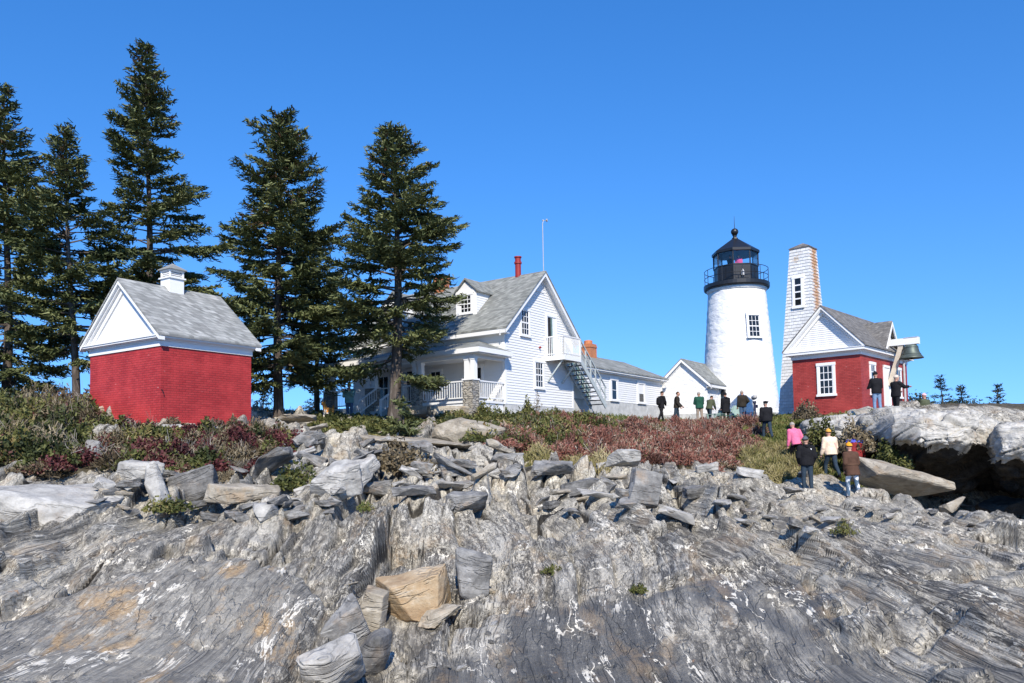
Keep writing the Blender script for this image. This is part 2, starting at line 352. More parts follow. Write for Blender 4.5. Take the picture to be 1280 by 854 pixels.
def terrain(x, y, full=True):
    x = np.asarray(x, float); y = np.asarray(y, float)
    z = zbase(x, y)
    d = np.hypot(x, y)
    vm = veg_mask(x, y); vmax = np.maximum.reduce(list(vm.values())); soil = sstep(-.25, .35, vmax)
    far = sstep(33, 40, y); soil = np.maximum(soil, far*.999)
    # fold-warped strata coordinate: strike runs away from the viewer
    wx = x + .30*fbm(x/2.9, y/5.5, 11, 2) + .05*fbm(x/.9, y/2.2, 12, 3) + .05*(y-8)
    wx = wx + .22*sstep(0, 1.2, x-.8)*np.sin((y-9)*.55+x*.7)*sstep(19, 13, y)
    wy = y + .5*fbm(x/1.7, y/1.7, 13, 3)
    smooth = np.maximum(sstep(-.05, .4, polydist(x+.12*vn(x*2, y*2, 3), y+.12*vn(x*2, y*2, 4), SLAB_L)), sstep(-.05, .4, polydist(x+.12*vn(x*2, y*2, 5), y+.12*vn(x*2, y*2, 6), DOME_C)))
    rub = sstep(13.5, 17, y)*(1-soil)            # broken zone under the bushes
    rub = rub*(1-.6*sstep(22.5, 26.5, y)); rub = rub*(1-.55*sstep(880, 1020, 640+960*x/np.maximum(y, 1)))
    h = np.zeros_like(x)
    def jcell(t_, seed, row=None):
        """cell index and position inside irregular cells"""
        i = np.floor(t_); r_ = i*0 if row is None else row
        b0 = i+.62*(h2(i, r_, seed)-.5); b1 = i+1+.62*(h2(i+1, r_, seed)-.5)
        lo = t_ < b0; hi = t_ >= b1; i = np.where(lo, i-1, np.where(hi, i+1, i))
        b0 = i+.62*(h2(i, r_, seed)-.5); b1 = i+1+.62*(h2(i+1, r_, seed)-.5)
        return i, (t_-b0)/(b1-b0), b1-b0
    def blocks(T, L, amp, seed, tilt, tv, crack, cw, amask, skew=.35, thr=.5):
        i, fu, wu = jcell(wx/T, seed); i2 = i
        j, fv, wv = jcell((wy+skew*wx)/L + h2(i, i*0, seed+6)*7, seed+7, i)
        r1, r2, r3, r4 = h2(i, j, seed+1), h2(i, j, seed+2), h2(i, j, seed+3), h2(i, j, seed+4); c1 = h2(i, i*0, seed+8)
        eu = np.minimum(fu*(c1 > thr), 9) + 9*(c1 <= thr); e = np.minimum(eu*wu*T, np.where(r4 > .55, np.minimum(fv, 1-fv)*wv*L, 9))
        ck = np.exp(-(e/cw)**2)
        return amask*(amp*(r1-.5)*2 + tilt*(h2(i, i*0, seed+9)*1.5-.35)*(fu-.5) + tv*(r3-.5)*2*(fv-.5) - crack*ck*(.4+.6*r2)), ck, .65*h2(i, i*0, seed+12)+.35*h2(i, j, seed+13)
    rough = 1-smooth; calm = sstep(-.35, .35, fbm(x/2.1+7, y/3.2, 66, 3)); loud = rough*(1-.38*calm*(1-rub))
    b1_, k1, q1 = blocks(1.05, 3.6, .19, 21, .42, .60, .28, .030, loud*(.9+.35*rub)+.04)
    b2_, k2, q2 = blocks(.40, 1.7, .075, 31, .20, .44, .14, .018, loud*(1.0+.4*rub)+.10*smooth)
    b3_, k3, q3 = blocks(.125, .75, .020, 41, .055, .13, .035, .009, loud*.9+.14*smooth)
    h += b1_+b2_+b3_; seam = np.maximum(np.maximum(k1*loud, k2*loud*.8), k3*.5*loud)
    bed = .42*q1+.34*q2+.24*q3
    # angular joint blocks, strongest in the broken zone
    jb = np.clip(rub+.14*loud*(1-calm), 0, 1)
    f1, f2, cid, cx, cy = voro(wx/1.0+3, wy/2.0, 51)
    kk = np.exp(-((f2-f1)/.06)**2); seam = np.maximum(seam, kk*rub)
    h += jb*((cid-.5)*.22 + cx*.26*(h2(cid*999, cid*0, 2)-.3) + cy*.30*(h2(cid*999, cid*0, 3)-.3) - .14*kk)
    f1, f2, cid, cx, cy = voro(wx/.34+3, wy/.62, 52)
    h += jb*.5*((cid-.5)*.12 + cx*.16*(h2(cid*999, cid*0, 4)-.4) + cy*.18*(h2(cid*999, cid*0, 5)-.4) - .07*np.exp(-((f2-f1)/.10)**2))
    # rolling surface + small strata ribs
    h += .15*fbm(x/2.4, y/3.2, 61, 3)*(1-.4*smooth)
    rib = vn(wx/.085, wy/2.5, 62)+.6*vn(wx/.04, wy/1.4, 63); h += rib*.009*(rough*.9+.25)
    h += .009*fbm(x/.22, y/.40, 64, 4)*(.5+.5*rough)
    pit = fbm(x/.5+3, y/.7, 67, 3); h -= .05*sstep(.45, .7, pit)
    # big forms
    h += .26*sstep(-.02, .16, polydist(x+.1*vn(x*1.5, y*1.5, 71), y+.1*vn(x*1.5, y*1.5, 72), SLAB_L)) + .06*sstep(0, 1.4, polydist(x, y, SLAB_L))
    h += .16*sstep(-.3, .9, polydist(x, y, DOME_C))
    h -= .34*sstep(-.1, .35, polydist(x, y, GULLY))
    h -= 0
    h = h*(1-.72*soil) + soil*.10*fbm(x/.7, y/.7, 81, 3)
    h *= 1-.9*sstep(36, 44, y)
    z = z+h
    z = z - .55*sstep(-.2, .8, polydist(x, y, CAVE))
    if not full: return z
    a = 640+960*x/np.maximum(y, 1)
    dark = sstep(-.05, .5, polydist(x, y, DOME_C))*sstep(-.45, .15, fbm(x/1.6+4, y/2.5, 91, 3)+.15)
    dark = np.maximum(dark, .75*sstep(.12, .45, fbm(wx/.9, y/4, 92, 3))*sstep(880, 1000, a)*sstep(15, 11, y))
    warm = sstep(-.3, .4, polydist(x, y, SLAB_L))*.8 + .5*sstep(.2, .5, fbm(x/1.5, y/1.5, 93, 3))*sstep(600, 300, a)
    pale = sstep(13, 18, y)*(.40+.9*sstep(-.1, .35, fbm(x/1.6, y/1.6, 94, 3)))*sstep(1050, 650, a) + .25*sstep(14, 19, y)
    return z, np.stack([wx, wy, z], -1), np.stack([dark, warm, pale], -1), soil, seam, bed
NA, NR = 1150, 1000
ang = np.linspace(RAD(-53), RAD(53), NA); rr = np.exp(np.linspace(np.log(4.7), np.log(95), NR))
AA, RR = np.meshgrid(ang, rr); GX = RR*np.sin(AA); GY = RR*np.cos(AA)-4
GZ, UVW, TONE, SOIL, SEAM, BED = terrain(GX, GY)
for ax_ in (0, 1):                                   # weathering: take the razor edge off the steps
    g_ = GZ.copy(); 
    if ax_ == 0: g_[1:-1] = .18*GZ[:-2]+.64*GZ[1:-1]+.18*GZ[2:]
    else: g_[:, 1:-1] = .18*GZ[:, :-2]+.64*GZ[:, 1:-1]+.18*GZ[:, 2:]
    GZ = g_
ii = np.arange((NR-1)*NA).reshape(NR-1, NA)[:, :-1].ravel()
fidx = np.stack([ii, ii+1, ii+NA+1, ii+NA], -1)
V = np.stack([GX, GY, GZ], -1).reshape(-1, 3)
def mk_rock():
    t = NT('banded_gneiss'); st = t.attr('strata').outputs['Vector']; tone = t.n('SeparateXYZ', Vector=t.attr('tone').outputs['Vector']).outputs
    soil = t.attr('soil').outputs['Fac']; seam = t.attr('seam').outputs['Fac']; o = t.obj(); dark, warm, pale = tone
    mm = t.math('MULTIPLY', 1.0, 1.0)
    s0 = t.noise(t.mapv(st, (1.7, .14, 1.7), (6, 3, 2)), 1.0, 8, .62, .15)      # broad beds
    s1 = t.noise(t.mapv(st, (6, .20, 6)), 1.0, 9, .68, .25)
    s2 = t.noise(t.mapv(st, (19, .42, 19), (3, 5, 1)), 1.0, 8, .70, .3)
    s3 = t.noise(t.mapv(st, (50, 1.4, 50), (7, 5, 1)), 1.0, 5, .7, .2)
    blot = t.noise(o, 1.1, 8, .65); fine = t.noise(o, 17, 8, .75); med = t.noise(o, 4.5, 8, .7)
    bed = t.attr('bed').outputs['Fac']
    bA = t.noise(t.mapv(st, (10, .13, 10), (2, 7, 4)), 1.0, 4, .5, .12); bB = t.noise(t.mapv(st, (26, .30, 26), (5, 2, 8)), 1.0, 3, .5, .12); bC = t.noise(t.mapv(st, (64, .8, 64), (1, 9, 3)), 1.0, 2, .5, .1)
    patch = t.step(t.noise(t.mapv(st, (.9, .25, .9), (3, 3, 3)), 1.0, 5, .6), .40, .58)
    s0b = t.math('ADD', t.math('MULTIPLY', bed, .80), t.math('MULTIPLY', s0, .40))
    c = t.ramp(s0b, [(.42, (.070, .069, .067)), (.54, (.125, .122, .117)), (.64, (.20, .195, .184)), (.76, (.33, .322, .30))])
    c = t.mix(t.math('MULTIPLY', t.step(bA, .54, .57), .62), c, (.36, .35, .325))
    c = t.mix(t.math('MULTIPLY', t.step(bA, .45, .42), .62), c, (.060, .059, .058))
    pm = t.math('ADD', .35, t.math('MULTIPLY', patch, .65))
    c = t.mix(t.math('MULTIPLY', t.math('MULTIPLY', t.step(bB, .57, .62), .70), pm), c, (.47, .455, .42))
    c = t.mix(t.math('MULTIPLY', t.math('MULTIPLY', t.step(bB, .43, .38), .75), pm), c, (.045, .044, .043))
    c = t.mix(t.math('MULTIPLY', t.math('MULTIPLY', t.step(bC, .58, .63), .55), pm), c, (.45, .436, .405))
    c = t.mix(t.math('MULTIPLY', t.math('MULTIPLY', t.step(bC, .42, .37), .70), pm), c, (.035, .034, .033))
    c = t.mix(t.math('MULTIPLY', t.step(s2, .58, .64), .35), c, (.46, .447, .415))
    c = t.mix(t.math('MULTIPLY', t.step(med, .56, .66), .16), c, (.27, .262, .245))
    c = t.mix(t.math('MULTIPLY', t.step(med, .42, .34), .18), c, (.065, .064, .062))
    # dark fine-grained slab
    dk = t.ramp(t.math('ADD', t.math('MULTIPLY', s1, .6), t.math('MULTIPLY', bed, .4)), [(.38, (.050, .051, .053)), (.5, (.085, .086, .087)), (.62, (.15, .149, .146))])
    c = t.mix(t.math('MULTIPLY', dark, .9), c, dk)
    # smooth even-grey slab, beige in places
    ev = t.ramp(med, [(.38, (.135, .132, .126)), (.52, (.20, .194, .182)), (.64, (.27, .253, .225))])
    c = t.mix(t.math('MULTIPLY', warm, .62), c, ev)
    # pale weathered tops
    pt = t.math('MULTIPLY', pale, t.step(blot, .42, .58))
    c = t.mix(t.math('MULTIPLY', pt, .62), c, t.ramp(s2, [(.40, (.24, .23, .207)), (.58, (.52, .505, .46))]))
    # rust and ochre stains
    rst = t.noise(t.mapv(st, (1.5, .6, 1.5), (4, 4, 4)), 1.0, 9, .72)
    wf = t.math('MULTIPLY', t.math('ADD', warm, .42), t.step(rst, .52, .64))
    c = t.mix(t.math('MULTIPLY', wf, .72), c, t.ramp(fine, [(.35, (.21, .13, .065)), (.65, (.42, .32, .20))]))
    wf2 = t.step(t.noise(t.mapv(st, (2.6, 1.3, 2.6), (9, 2, 4)), 1.0, 9, .75), .66, .72)
    c = t.mix(t.math('MULTIPLY', wf2, .7), c, (.30, .145, .055))
    # quartz: thin wandering veins, blebs along the bedding
    vq = t.noise(t.mapv(st, (2.4, .40, 2.4), (1, 8, 3)), 1.0, 4, .6, .35)
    ridge = t.math('ABSOLUTE', t.math('SUBTRACT', vq, .5))
    gate = t.step(t.noise(t.mapv(st, (1.3, .6, 1.3), (2, 2, 2)), 1.0, 4), .48, .60)
    wid = t.math('MULTIPLY', t.step(med, .38, .68), .024)
    vein = t.math('MULTIPLY', t.math('LESS_THAN', ridge, wid), gate)
    vq2 = t.noise(t.mapv(st, (13, 1.6, 13), (5, 1, 3)), 1.0, 6, .65, .3)
    bleb = t.math('MULTIPLY', t.step(vq2, .63, .66), t.step(t.noise(t.mapv(st, (1.1, .6, 1.1), (8, 2, 2)), 1.0, 4), .46, .56))
    c = t.mix(t.math('MAXIMUM', t.math('MULTIPLY', vein, .8), t.math('MULTIPLY', bleb, .5)), c, (.68, .66, .61))
    # dark seams along the bedding and in the joints
    cr = t.math('ABSOLUTE', t.math('SUBTRACT', t.noise(t.mapv(st, (5.5, .10, 5.5), (1, 3, 9)), 1.0, 2, .45, .05), .5))
    crm = t.math('MULTIPLY', t.step(cr, .007, .003), t.math('SUBTRACT', 1.0, t.math('MULTIPLY', warm, .6)))
    c = t.mix(t.math('MULTIPLY', crm, .28), c, (.015, .021, .02))
    c = t.mix(t.math('MULTIPLY', t.step(seam, .28, .65), .92), c, (.012, .011, .010))
    c = t.mix(t.math('MULTIPLY', t.step(fine, .56, .72), .14), c, (.075, .073, .068))
    c = t.mix(t.math('MULTIPLY', t.step(fine, .42, .32), .15), c, (.50, .485, .45))
    c = t.mix(1.0, c, (1.42, 1.35, 1.205), 'MULTIPLY')
    # soil with litter where plants grow
    sc = t.ramp(t.noise(o, 5, 6, .7), [(.3, (.045, .035, .022)), (.5, (.09, .075, .045)), (.7, (.15, .125, .075))])
    sm = t.step(t.math('ADD', soil, t.math('MULTIPLY', t.math('SUBTRACT', fine, .5), .8)), .35, .6)
    c = t.mix(sm, c, sc)
    hgt = t.math('ADD', t.math('MULTIPLY', t.math('ADD', bB, t.math('MULTIPLY', bC, .5)), 1.6), t.math('ADD', t.math('MULTIPLY', s2, .8), t.math('MULTIPLY', fine, 1.0)))
    hgt = t.math('ADD', t.math('ADD', hgt, t.math('MULTIPLY', med, .8)), t.math('MULTIPLY', t.step(cr, .02, .0), -.8))
    t.bump(hgt, .9, .03)
    M['banded_gneiss'] = t.fin(c, t.ramp(dark, [(0, G(.75)), (1, G(.5))]), .3)
mk_rock()
ter = fast_mesh('rock_shore', V, 4, fidx, 'banded_gneiss', attrs=dict(strata=('POINT', 'FLOAT_VECTOR', UVW), tone=('POINT', 'FLOAT_VECTOR', TONE), soil=('POINT', 'FLOAT', SOIL), seam=('POINT', 'FLOAT', SEAM), bed=('POINT', 'FLOAT', BED)))
tag(ter, kind='structure')
def zt(x, y): return float(terrain(np.array([x]), np.array([y]), False)[0])
def hit(px, py, d0=4.5, d1=60):
    """first point of the built ground on the line of sight of a photo point"""
    D = np.linspace(d0, d1, 1400); d = P(px, py, 1.0); X = d.x*D; Y = D; z = terrain(X, Y, False); k = np.nonzero(z >= d.z*D)[0]
    k = k[0] if len(k) else len(D)-1; return Vector((X[k], Y[k], z[k]))
t = NT('sea_water'); t.bump(t.noise(t.obj(), .6, 4), .3, .2); M['sea_water'] = t.fin((.01, .03, .05), .15, .5)
mb = MB(); mb.poly([(-9000, -9000, -7), (9000, -9000, -7), (9000, 9000, -7), (-9000, 9000, -7)]); tag(mb.build('sea', 'sea_water'), kind='structure')
# ------------------------------------------------------------------ building helpers (local frames: x and y run along the two visible walls)
def frame(name, px, py, D, deg, label, cat, dz=0):
    p = P(px, py, D); return empty(name, (p.x, p.y, p.z+dz), RAD(deg), label, cat)
def wallpt(side, a, z, out):     # side 'x': wall on plane x=c facing -x, a runs along y ; 'y': wall on plane y=c facing -y, a along x
    return (side[1]-out, a, z) if side[0] == 'x' else (a, side[1]-out, z)
def clap(mb, side, z0, z1, f0, f1, st=.125):
    """lapped boards between the limits f0(z) and f1(z)"""
    n = max(1, int(round((z1-z0)/st))); st = (z1-z0)/n
    for k in range(n):
        a, b = z0+k*st, z0+(k+1)*st
        b2 = b - .0
        if f1(a)-f0(a) < .02: break
        e0, e1 = f0(b), f1(b)
        if e1 < e0: e0 = e1 = (e0+e1)/2
        mb.poly([wallpt(side, f0(a), a, .024), wallpt(side, f1(a), a, .024), wallpt(side, e1, b2, .004), wallpt(side, e0, b2, .004)])
        mb.poly([wallpt(side, f0(a), a, .024), wallpt(side, f1(a), a, .024), wallpt(side, f1(a), a, .0), wallpt(side, f0(a), a, .0)])
def sbox(mb, side, a0, a1, z0, z1, o0, o1):
    if side[0] == 'x': mb.box(side[1]-o1, side[1]-o0, a0, a1, z0, z1)
    else: mb.box(a0, a1, side[1]-o1, side[1]-o0, z0, z1)
def window(par, side, a0, a1, z0, z1, cols=3, rows=4, cas=.11, out=.065, trim='trim_paint', name='window', blind=0, sill=True, meet=True):
    """casing, sash bars and panes of one window; its outer size is a0..a1, z0..z1"""
    m = MB(); b = out
    sbox(m, side, a0, a0+cas, z0, z1, 0, b); sbox(m, side, a1-cas, a1, z0, z1, 0, b)
    sbox(m, side, a0-.02, a1+.02, z1-cas, z1+.02, 0, b+.015)
    if sill: sbox(m, side, a0-.04, a1+.04, z0-.03, z0+.07, 0, b+.05)
    else: sbox(m, side, a0+cas, a1-cas, z0, z0+.08, 0, b)
    wn = m.build(name, trim, par)
    i0, i1, j0, j1 = a0+cas, a1-cas, z0+.07, z1-cas
    m = MB(); sbox(m, side, i0, i1, j0, j1, -.05, .038); m.build('pane', 'window_glass', wn)
    m = MB(); bw = .03
    for k in range(cols+1):
        x = i0+(i1-i0)*k/cols; e = bw*(1.2 if k in (0, cols) else .5)
        sbox(m, side, max(i0, x-e), min(i1, x+e), j0, j1, .030, .048)
    for k in range(rows+1):
        z = j0+(j1-j0)*k/rows; e = bw*(1.2 if k in (0, rows) else (1.1 if meet and k*2 == rows else .5))
        sbox(m, side, i0, i1, max(j0, z-e), min(j1, z+e), .030, .052)
    m.build('sash', trim, wn)
    if blind:
        m = MB(); sbox(m, side, i0+.03, i1-.03, j1-(j1-j0)*blind, j1-.02, .0385, .043); m.build('blind', 'white_paint', wn)
    return wn
def gable_roof_x(mb, x0, x1, yr, ze, zr, y0, y1, th=.09):
    """ridge along x at y=yr; eaves at y0,y1 height ze"""
    for ya in (y0, y1):
        mb.hexa([(x0, ya, ze-th), (x1, ya, ze-th), (x1, yr, zr-th), (x0, yr, zr-th), (x0, ya, ze), (x1, ya, ze), (x1, yr, zr), (x0, yr, zr)])
def swap(pts): return [(b, a, c) for a, b, c in pts]
# ------------------------------------------------------------------ oil house
def oil_house():
    H = frame('brick_oil_house', 200.5, 533, 24, 57, 'small windowless red painted brick building with a grey shingle roof and white cupola', 'building')
    L, Wd = 3.42, 4.12; ye0, ye1 = -.24, Wd+.24; yr = Wd/2; ze, zr = 2.90, 4.93
    m = MB(); m.box(0, L, 0, Wd, -.9, 2.53); m.build('brick_wall', 'red_painted_brick', H)
    m = MB(); m.box(-.035, L+.035, -.035, Wd+.035, 2.531, 2.71)                        # flat frieze
    m.box(-.07, L+.07, -.07, Wd+.07, 2.71, 2.755)
    m.box(-.20, L+.20, -.20, Wd+.20, 2.78, 2.835); m.box(-.14, L+.14, -.14, Wd+.14, 2.755, 2.78); m.box(-.23, L+.23, -.225, Wd+.225, 2.835, 2.87)
    m.build('cornice', 'trim_paint', H)
    sl = (zr-ze)/(yr-ye0)
    for xa in (0, L):
        pass
    m = MB(); m.prism([(-.02, .02, 2.87), (-.02, Wd-.02, 2.87), (-.02, yr, zr-.17)], (L+.04, 0, 0)); m.build('pediment', 'white_paint', H)
    mm = (MB(), MB())                                                                    # raking cornice, three stepped boards on each slope
    for s in (0, 1):
        Y = lambda y: (Wd-y) if s else y
        for (o, d0, d1) in ((.235, .09, .20), (.15, .20, .27), (.07, .27, .47)):
            for m, x0, x1 in ((mm[0], -o, -.02), (mm[1], L+.02, L+o)):
                pts = [(x0, Y(ye0+.0), ze-d1), (x0, Y(yr), zr-d1), (x0, Y(yr), zr-d0), (x0, Y(ye0), ze-d0)]
                if d1 > .21: pts = [(x0, Y(ye0+(2.875-ze+d1)/sl), 2.875), (x0, Y(yr), zr-d1), (x0, Y(yr), zr-d0), (x0, Y(ye0+(2.875-ze+d0)/sl), 2.875)]
                m.prism(pts, (x1-x0, 0, 0))
    for m in mm: m.build('raking_cornice', 'trim_paint', H)
    m = MB(); gable_roof_x(m, -.25, L+.25, yr, ze+.02, zr+.02, ye0-.02, ye1+.02, .08); rf = m.build('roof', 'grey_asphalt_shingle', H)
    cx, s = 1.72, .27
    m = MB(); m.box(cx-s, cx+s, yr-s, yr+s, 4.55, 5.22); m.box(cx-s-.05, cx+s+.05, yr-s-.05, yr+s+.05, 5.22, 5.27); cu = m.build('cupola', 'trim_paint', H)
    m = MB()
    for sx in (-1, 1):
        for sy in (-1, 1): m.box(cx+sx*s-.05*(sx > 0), cx+sx*s+.05*(sx < 0), yr+sy*s-.05*(sy > 0), yr+sy*s+.05*(sy < 0), 5.27, 5.50)
    for k in range(4): m.box(cx-s+.02, cx+s-.02, yr-s+.02, yr+s-.02, 5.275+k*.06, 5.305+k*.06)
    m.box(cx-s-.02, cx+s+.02, yr-s-.02, yr+s+.02, 5.49, 5.53); m.build('louvre', 'trim_paint', cu)
    m = MB(); m.box(cx-s+.06, cx+s-.06, yr-s+.06, yr+s-.06, 5.27, 5.49); m.build('vent_core', 'dark_louver', cu)
    m = MB(); q = s+.08; m.box(cx-q, cx+q, yr-q, yr+q, 5.53, 5.56)
    b = [(cx-q, yr-q, 5.56), (cx+q, yr-q, 5.56), (cx+q, yr+q, 5.56), (cx-q, yr+q, 5.56)]
    for k in range(4): m.poly([b[k], b[(k+1) % 4], (cx, yr, 5.80)])
    m.build('cupola_roof', 'grey_asphalt_shingle', cu)
    m = MB(); m.tube([(.02, -.0, 1.15), (.02, -.06, 1.15), (.05, -.07, 1.02)], .012, 6); m.build('wall_hook', 'black_metal', H)
oil_house()
# ------------------------------------------------------------------ keeper's house
def keepers_house():
    H = frame('keepers_house', 632, 519, 35, 55, 'large white clapboard house with a porch, gable stair and long low wing', 'house')
    W, Ln = 6.1, 9.9; ze, zr, xr = 3.98, 7.15, 3.05; ov = .36; ro = .36
    sl = (zr-ze)/(xr+ov); zw = ze+sl*ov-.12
    top = lambda x: zr-.16-sl*abs(x-xr)
    # solid core behind the boards, then the boards
    m = MB(); m.prism([(0, 0, -.8), (W, 0, -.8), (W, 0, zw), (xr, 0, zr-.16), (0, 0, zw)], (0, Ln, 0))
    core = m.build('wall', 'clapboard_paint', H)
    m = MB(); clap(m, ('y', 0), .52, zr-.2, lambda z: max(.12, xr-(zr-.16-z)/sl) if z > zw else .12, lambda z: min(W-.12, xr+(zr-.16-z)/sl) if z > zw else W-.12)
    clap(m, ('x', 0), .52, 3.45, lambda z: .12, lambda z: Ln); m.build('clapboards', 'clapboard_paint', H)
    m = MB(); m.box(-.03, .12, -.03, .12, .52, 3.42); m.build('corner_board', 'trim_paint', H); m = MB(); m.box(W-.12, W+.03, -.03, .12, .52, 3.9); m.build('corner_board', 'trim_paint', H)
    m = MB(); m.box(-.012, W+.012, -.012, .30, -.8, .50); m.box(-.012, .3, .30, Ln, -.8, .50); m.build('foundation', 'concrete', H)
    # eaves: boxed soffit along the porch side and frieze
    m = MB(); m.box(-ov, -.0, -ro+.05, Ln+ro-.05, ze-.26, ze-.23); m.box(-ov-.02, -ov+.04, -ro+.0, Ln+ro, ze-.25, ze-.02)
    m.box(-.04, -.004, -.04, Ln, 3.42, ze-.26); m.build('eave', 'trim_paint', H)
    m = MB()
    for s in (0, 1):
        X = lambda x: (W-x) if s else x
        for y0, y1, d0, d1 in ((-ro-.02, -ro+.05, .02, .26), (-ro+.05, -.0, .10, .13), (-.045, -.004, .13, .36)):
            m.prism([(X(-ov-.02), y0, ze-d1), (X(xr), y0, zr-d1), (X(xr), y0, zr-d0), (X(-ov-.02), y0, ze-d0)], (0, y1-y0, 0))
    m.build('bargeboard', 'trim_paint', H)
    m = MB()
    for s in (0, 1):
        X = lambda x: (W-x) if s else x
        m.hexa([(X(-ov-.04), -ro-.05, ze-.06), (X(xr), -ro-.05, zr-.06), (X(xr), Ln+ro, zr-.06), (X(-ov-.04), Ln+ro, ze-.06), (X(-ov-.04), -ro-.05, ze+.03), (X(xr), -ro-.05, zr+.03), (X(xr), Ln+ro, zr+.03), (X(-ov-.04), Ln+ro, ze+.03)])
    roof = m.build('roof', 'house_shingle', H)
    # gable vent at the peak
    m = MB(); a = 6.15; m.prism([(xr-.38, 0, a), (xr+.38, 0, a), (xr, 0, a+.46)], (0, -.05, 0)); v = m.build('gable_vent', 'trim_paint', H)
    m = MB(); m.prism([(xr-.24, -.05, a+.06), (xr+.24, -.05, a+.06), (xr, -.05, a+.35)], (0, -.006, 0)); m.build('vent_louvre', 'white_paint', v)
    window(H, ('y', 0), 1.26, 2.10, 3.80, 5.16, 3, 4); window(H, ('y', 0), 2.40, 3.26, 1.36, 2.76, 3, 4)
    # upper door with its balcony and stair
    m = MB(); S = ('y', 0); sbox(m, S, 3.56, 3.66, 2.98, 5.10, 0, .06); sbox(m, S, 4.46, 4.56, 2.98, 5.10, 0, .06); sbox(m, S, 3.54, 4.58, 5.04, 5.16, 0, .07)
    sbox(m, S, 3.66, 4.46, 2.98, 5.04, 0, .038); d = m.build('door', 'trim_paint', H)
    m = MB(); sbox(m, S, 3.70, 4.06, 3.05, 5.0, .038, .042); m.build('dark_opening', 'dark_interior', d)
    m = MB(); sbox(m, S, 4.06, 4.12, 3.05, 5.0, .038, .05); sbox(m, S, 3.98, 4.02, 3.05, 5.0, .042, .05); m.build('screen_frame', 'teal_grey_paint', d)
    B = MB(); B.box(3.45, 5.12, -1.08, -.03, 2.93, 3.0); B.box(3.45, 5.12, -1.10, -1.05, 2.78, 3.0); B.box(3.44, 3.50, -1.05, -.03, 2.78, 2.93); B.box(5.07, 5.13, -1.05, -.03, 2.78, 2.93); bal = B.build('balcony', 'trim_paint', H)
    m = MB()
    for x0, y0, x1, y1 in ((3.48, -1.06, 3.48, -.05), (3.48, -1.06, 5.08, -1.06)):
        m.beam((x0, y0, 3.95), (x1, y1, 3.95), .06, .05); m.beam((x0, y0, 3.10), (x1, y1, 3.10), .04, .04)
        n = 16 if x1 > x0 else 10
        for k in range(n+1):
            x = x0+(x1-x0)*k/n; y = y0+(y1-y0)*k/n; e = .022 if k not in (0, n) else .04; m.box(x-e*.6, x+e*.6, y-e*.6, y+e*.6, 3.0, 3.97)
    m.build('balcony_railing', 'white_paint', bal)
    m = MB(); m.beam((3.60, -1.0, 2.86), (3.60, -.03, 1.75), .07, .07); m.beam((4.95, -1.0, 2.86), (4.95, -.03, 1.75), .07, .07); m.build('balcony_brace', 'grey_paint', bal)
    m = MB(); p0, p1 = Vector((5.05, 0, 2.92)), Vector((7.72, 0, .62))
    for y in (-1.06, -.16): m.beam(p0+Vector((0, y, 0)), p1+Vector((0, y, 0)), .05, .25)
    st = m.build('stair', 'grey_paint', H)
    m = MB()
    for k in range(11):
        f = (k+.5)/11; q = p0.lerp(p1, f); m.box(q.x-.13, q.x+.13, -1.03, -.19, q.z+.02, q.z+.06)
    m.build('tread', 'dark_louver', st)
    m = MB()
    for y in (-1.07, -.15):
        m.beam((5.1, y, 3.92), (7.75, y, 1.62), .06, .06); m.beam((5.1, y, 3.45), (7.75, y, 1.12), .04, .05)
        for k in range(6):
            q = p0.lerp(p1, (k+.15)/5.4); m.box(q.x-.03, q.x+.03, y-.03, y+.03, q.z, q.z+.98)
    # solid grey side panel on the outer side of the handrail
    m.build('handrail', 'grey_paint', st)
    m = MB(); m.prism([(5.12, -.105, 3.0), (7.72, -.105, .74), (7.72, -.105, 1.58), (5.12, -.105, 3.88)], (0, .02, 0)); m.build('side_panel', 'teal_grey_paint', st)
    # dormers
    for yc in (2.75, 7.6):
        hw, f, zb = .62, .72, ze+sl*(.72+ov)+.02; zt_, za = zb+1.18, zb+1.78; xb = (zt_-ze)/sl-ov; xa = (za-ze)/sl-ov
        m = MB(); m.prism([(f, yc-hw, zb-.5), (f, yc+hw, zb-.5), (f, yc+hw, zt_), (f, yc, za-.02), (f, yc-hw, zt_)], (xb-f+.2, 0, 0)); dm = m.build('dormer', 'clapboard_paint', H)
        m = MB(); n = 10
        for k in range(n):
            z0, z1 = zb+(zt_-zb)*k/n, zb+(zt_-zb)*(k+1)/n; xe0 = (z0-ze)/sl-ov; xe1 = (z1-ze)/sl-ov
            for yy, sg in ((yc-hw, -1), (yc+hw, 1)):
                m.poly([(f, yy+sg*.02, z0), (xe0, yy+sg*.02, z0), (xe1, yy+sg*.003, z1), (f, yy+sg*.003, z1)]); m.poly([(f, yy+sg*.02, z0), (xe0, yy+sg*.02, z0), (xe0, yy, z0), (f, yy, z0)])
        m.build('dormer_boards', 'clapboard_paint', dm)
        m = MB()
        for sg in (-1, 1):
            o = .14
            m.hexa([(f-.12, yc+sg*(hw+o), zt_-.10), (xb+.1, yc+sg*(hw+o), zt_-.10), (xa+.1, yc, za-.02), (f-.12, yc, za-.02), (f-.12, yc+sg*(hw+o), zt_-.04), (xb+.1, yc+sg*(hw+o), zt_-.04), (xa+.1, yc, za+.06), (f-.12, yc, za+.06)])
        m.build('dormer_roof', 'house_shingle', dm)
        m = MB(); m.box(f-.03, f+.02, yc-hw-.015, yc-hw+.13, zb-.1, zt_); m.box(f-.03, f+.02, yc+hw-.13, yc+hw+.015, zb-.1, zt_); m.box(f-.035, f+.02, yc-hw-.03, yc+hw+.03, zt_-.1, zt_+.05); m.box(f-.05, f+.02, yc-hw-.05, yc+hw+.05, zb-.12, zb+.02); m.build('dormer_trim', 'trim_paint', dm)
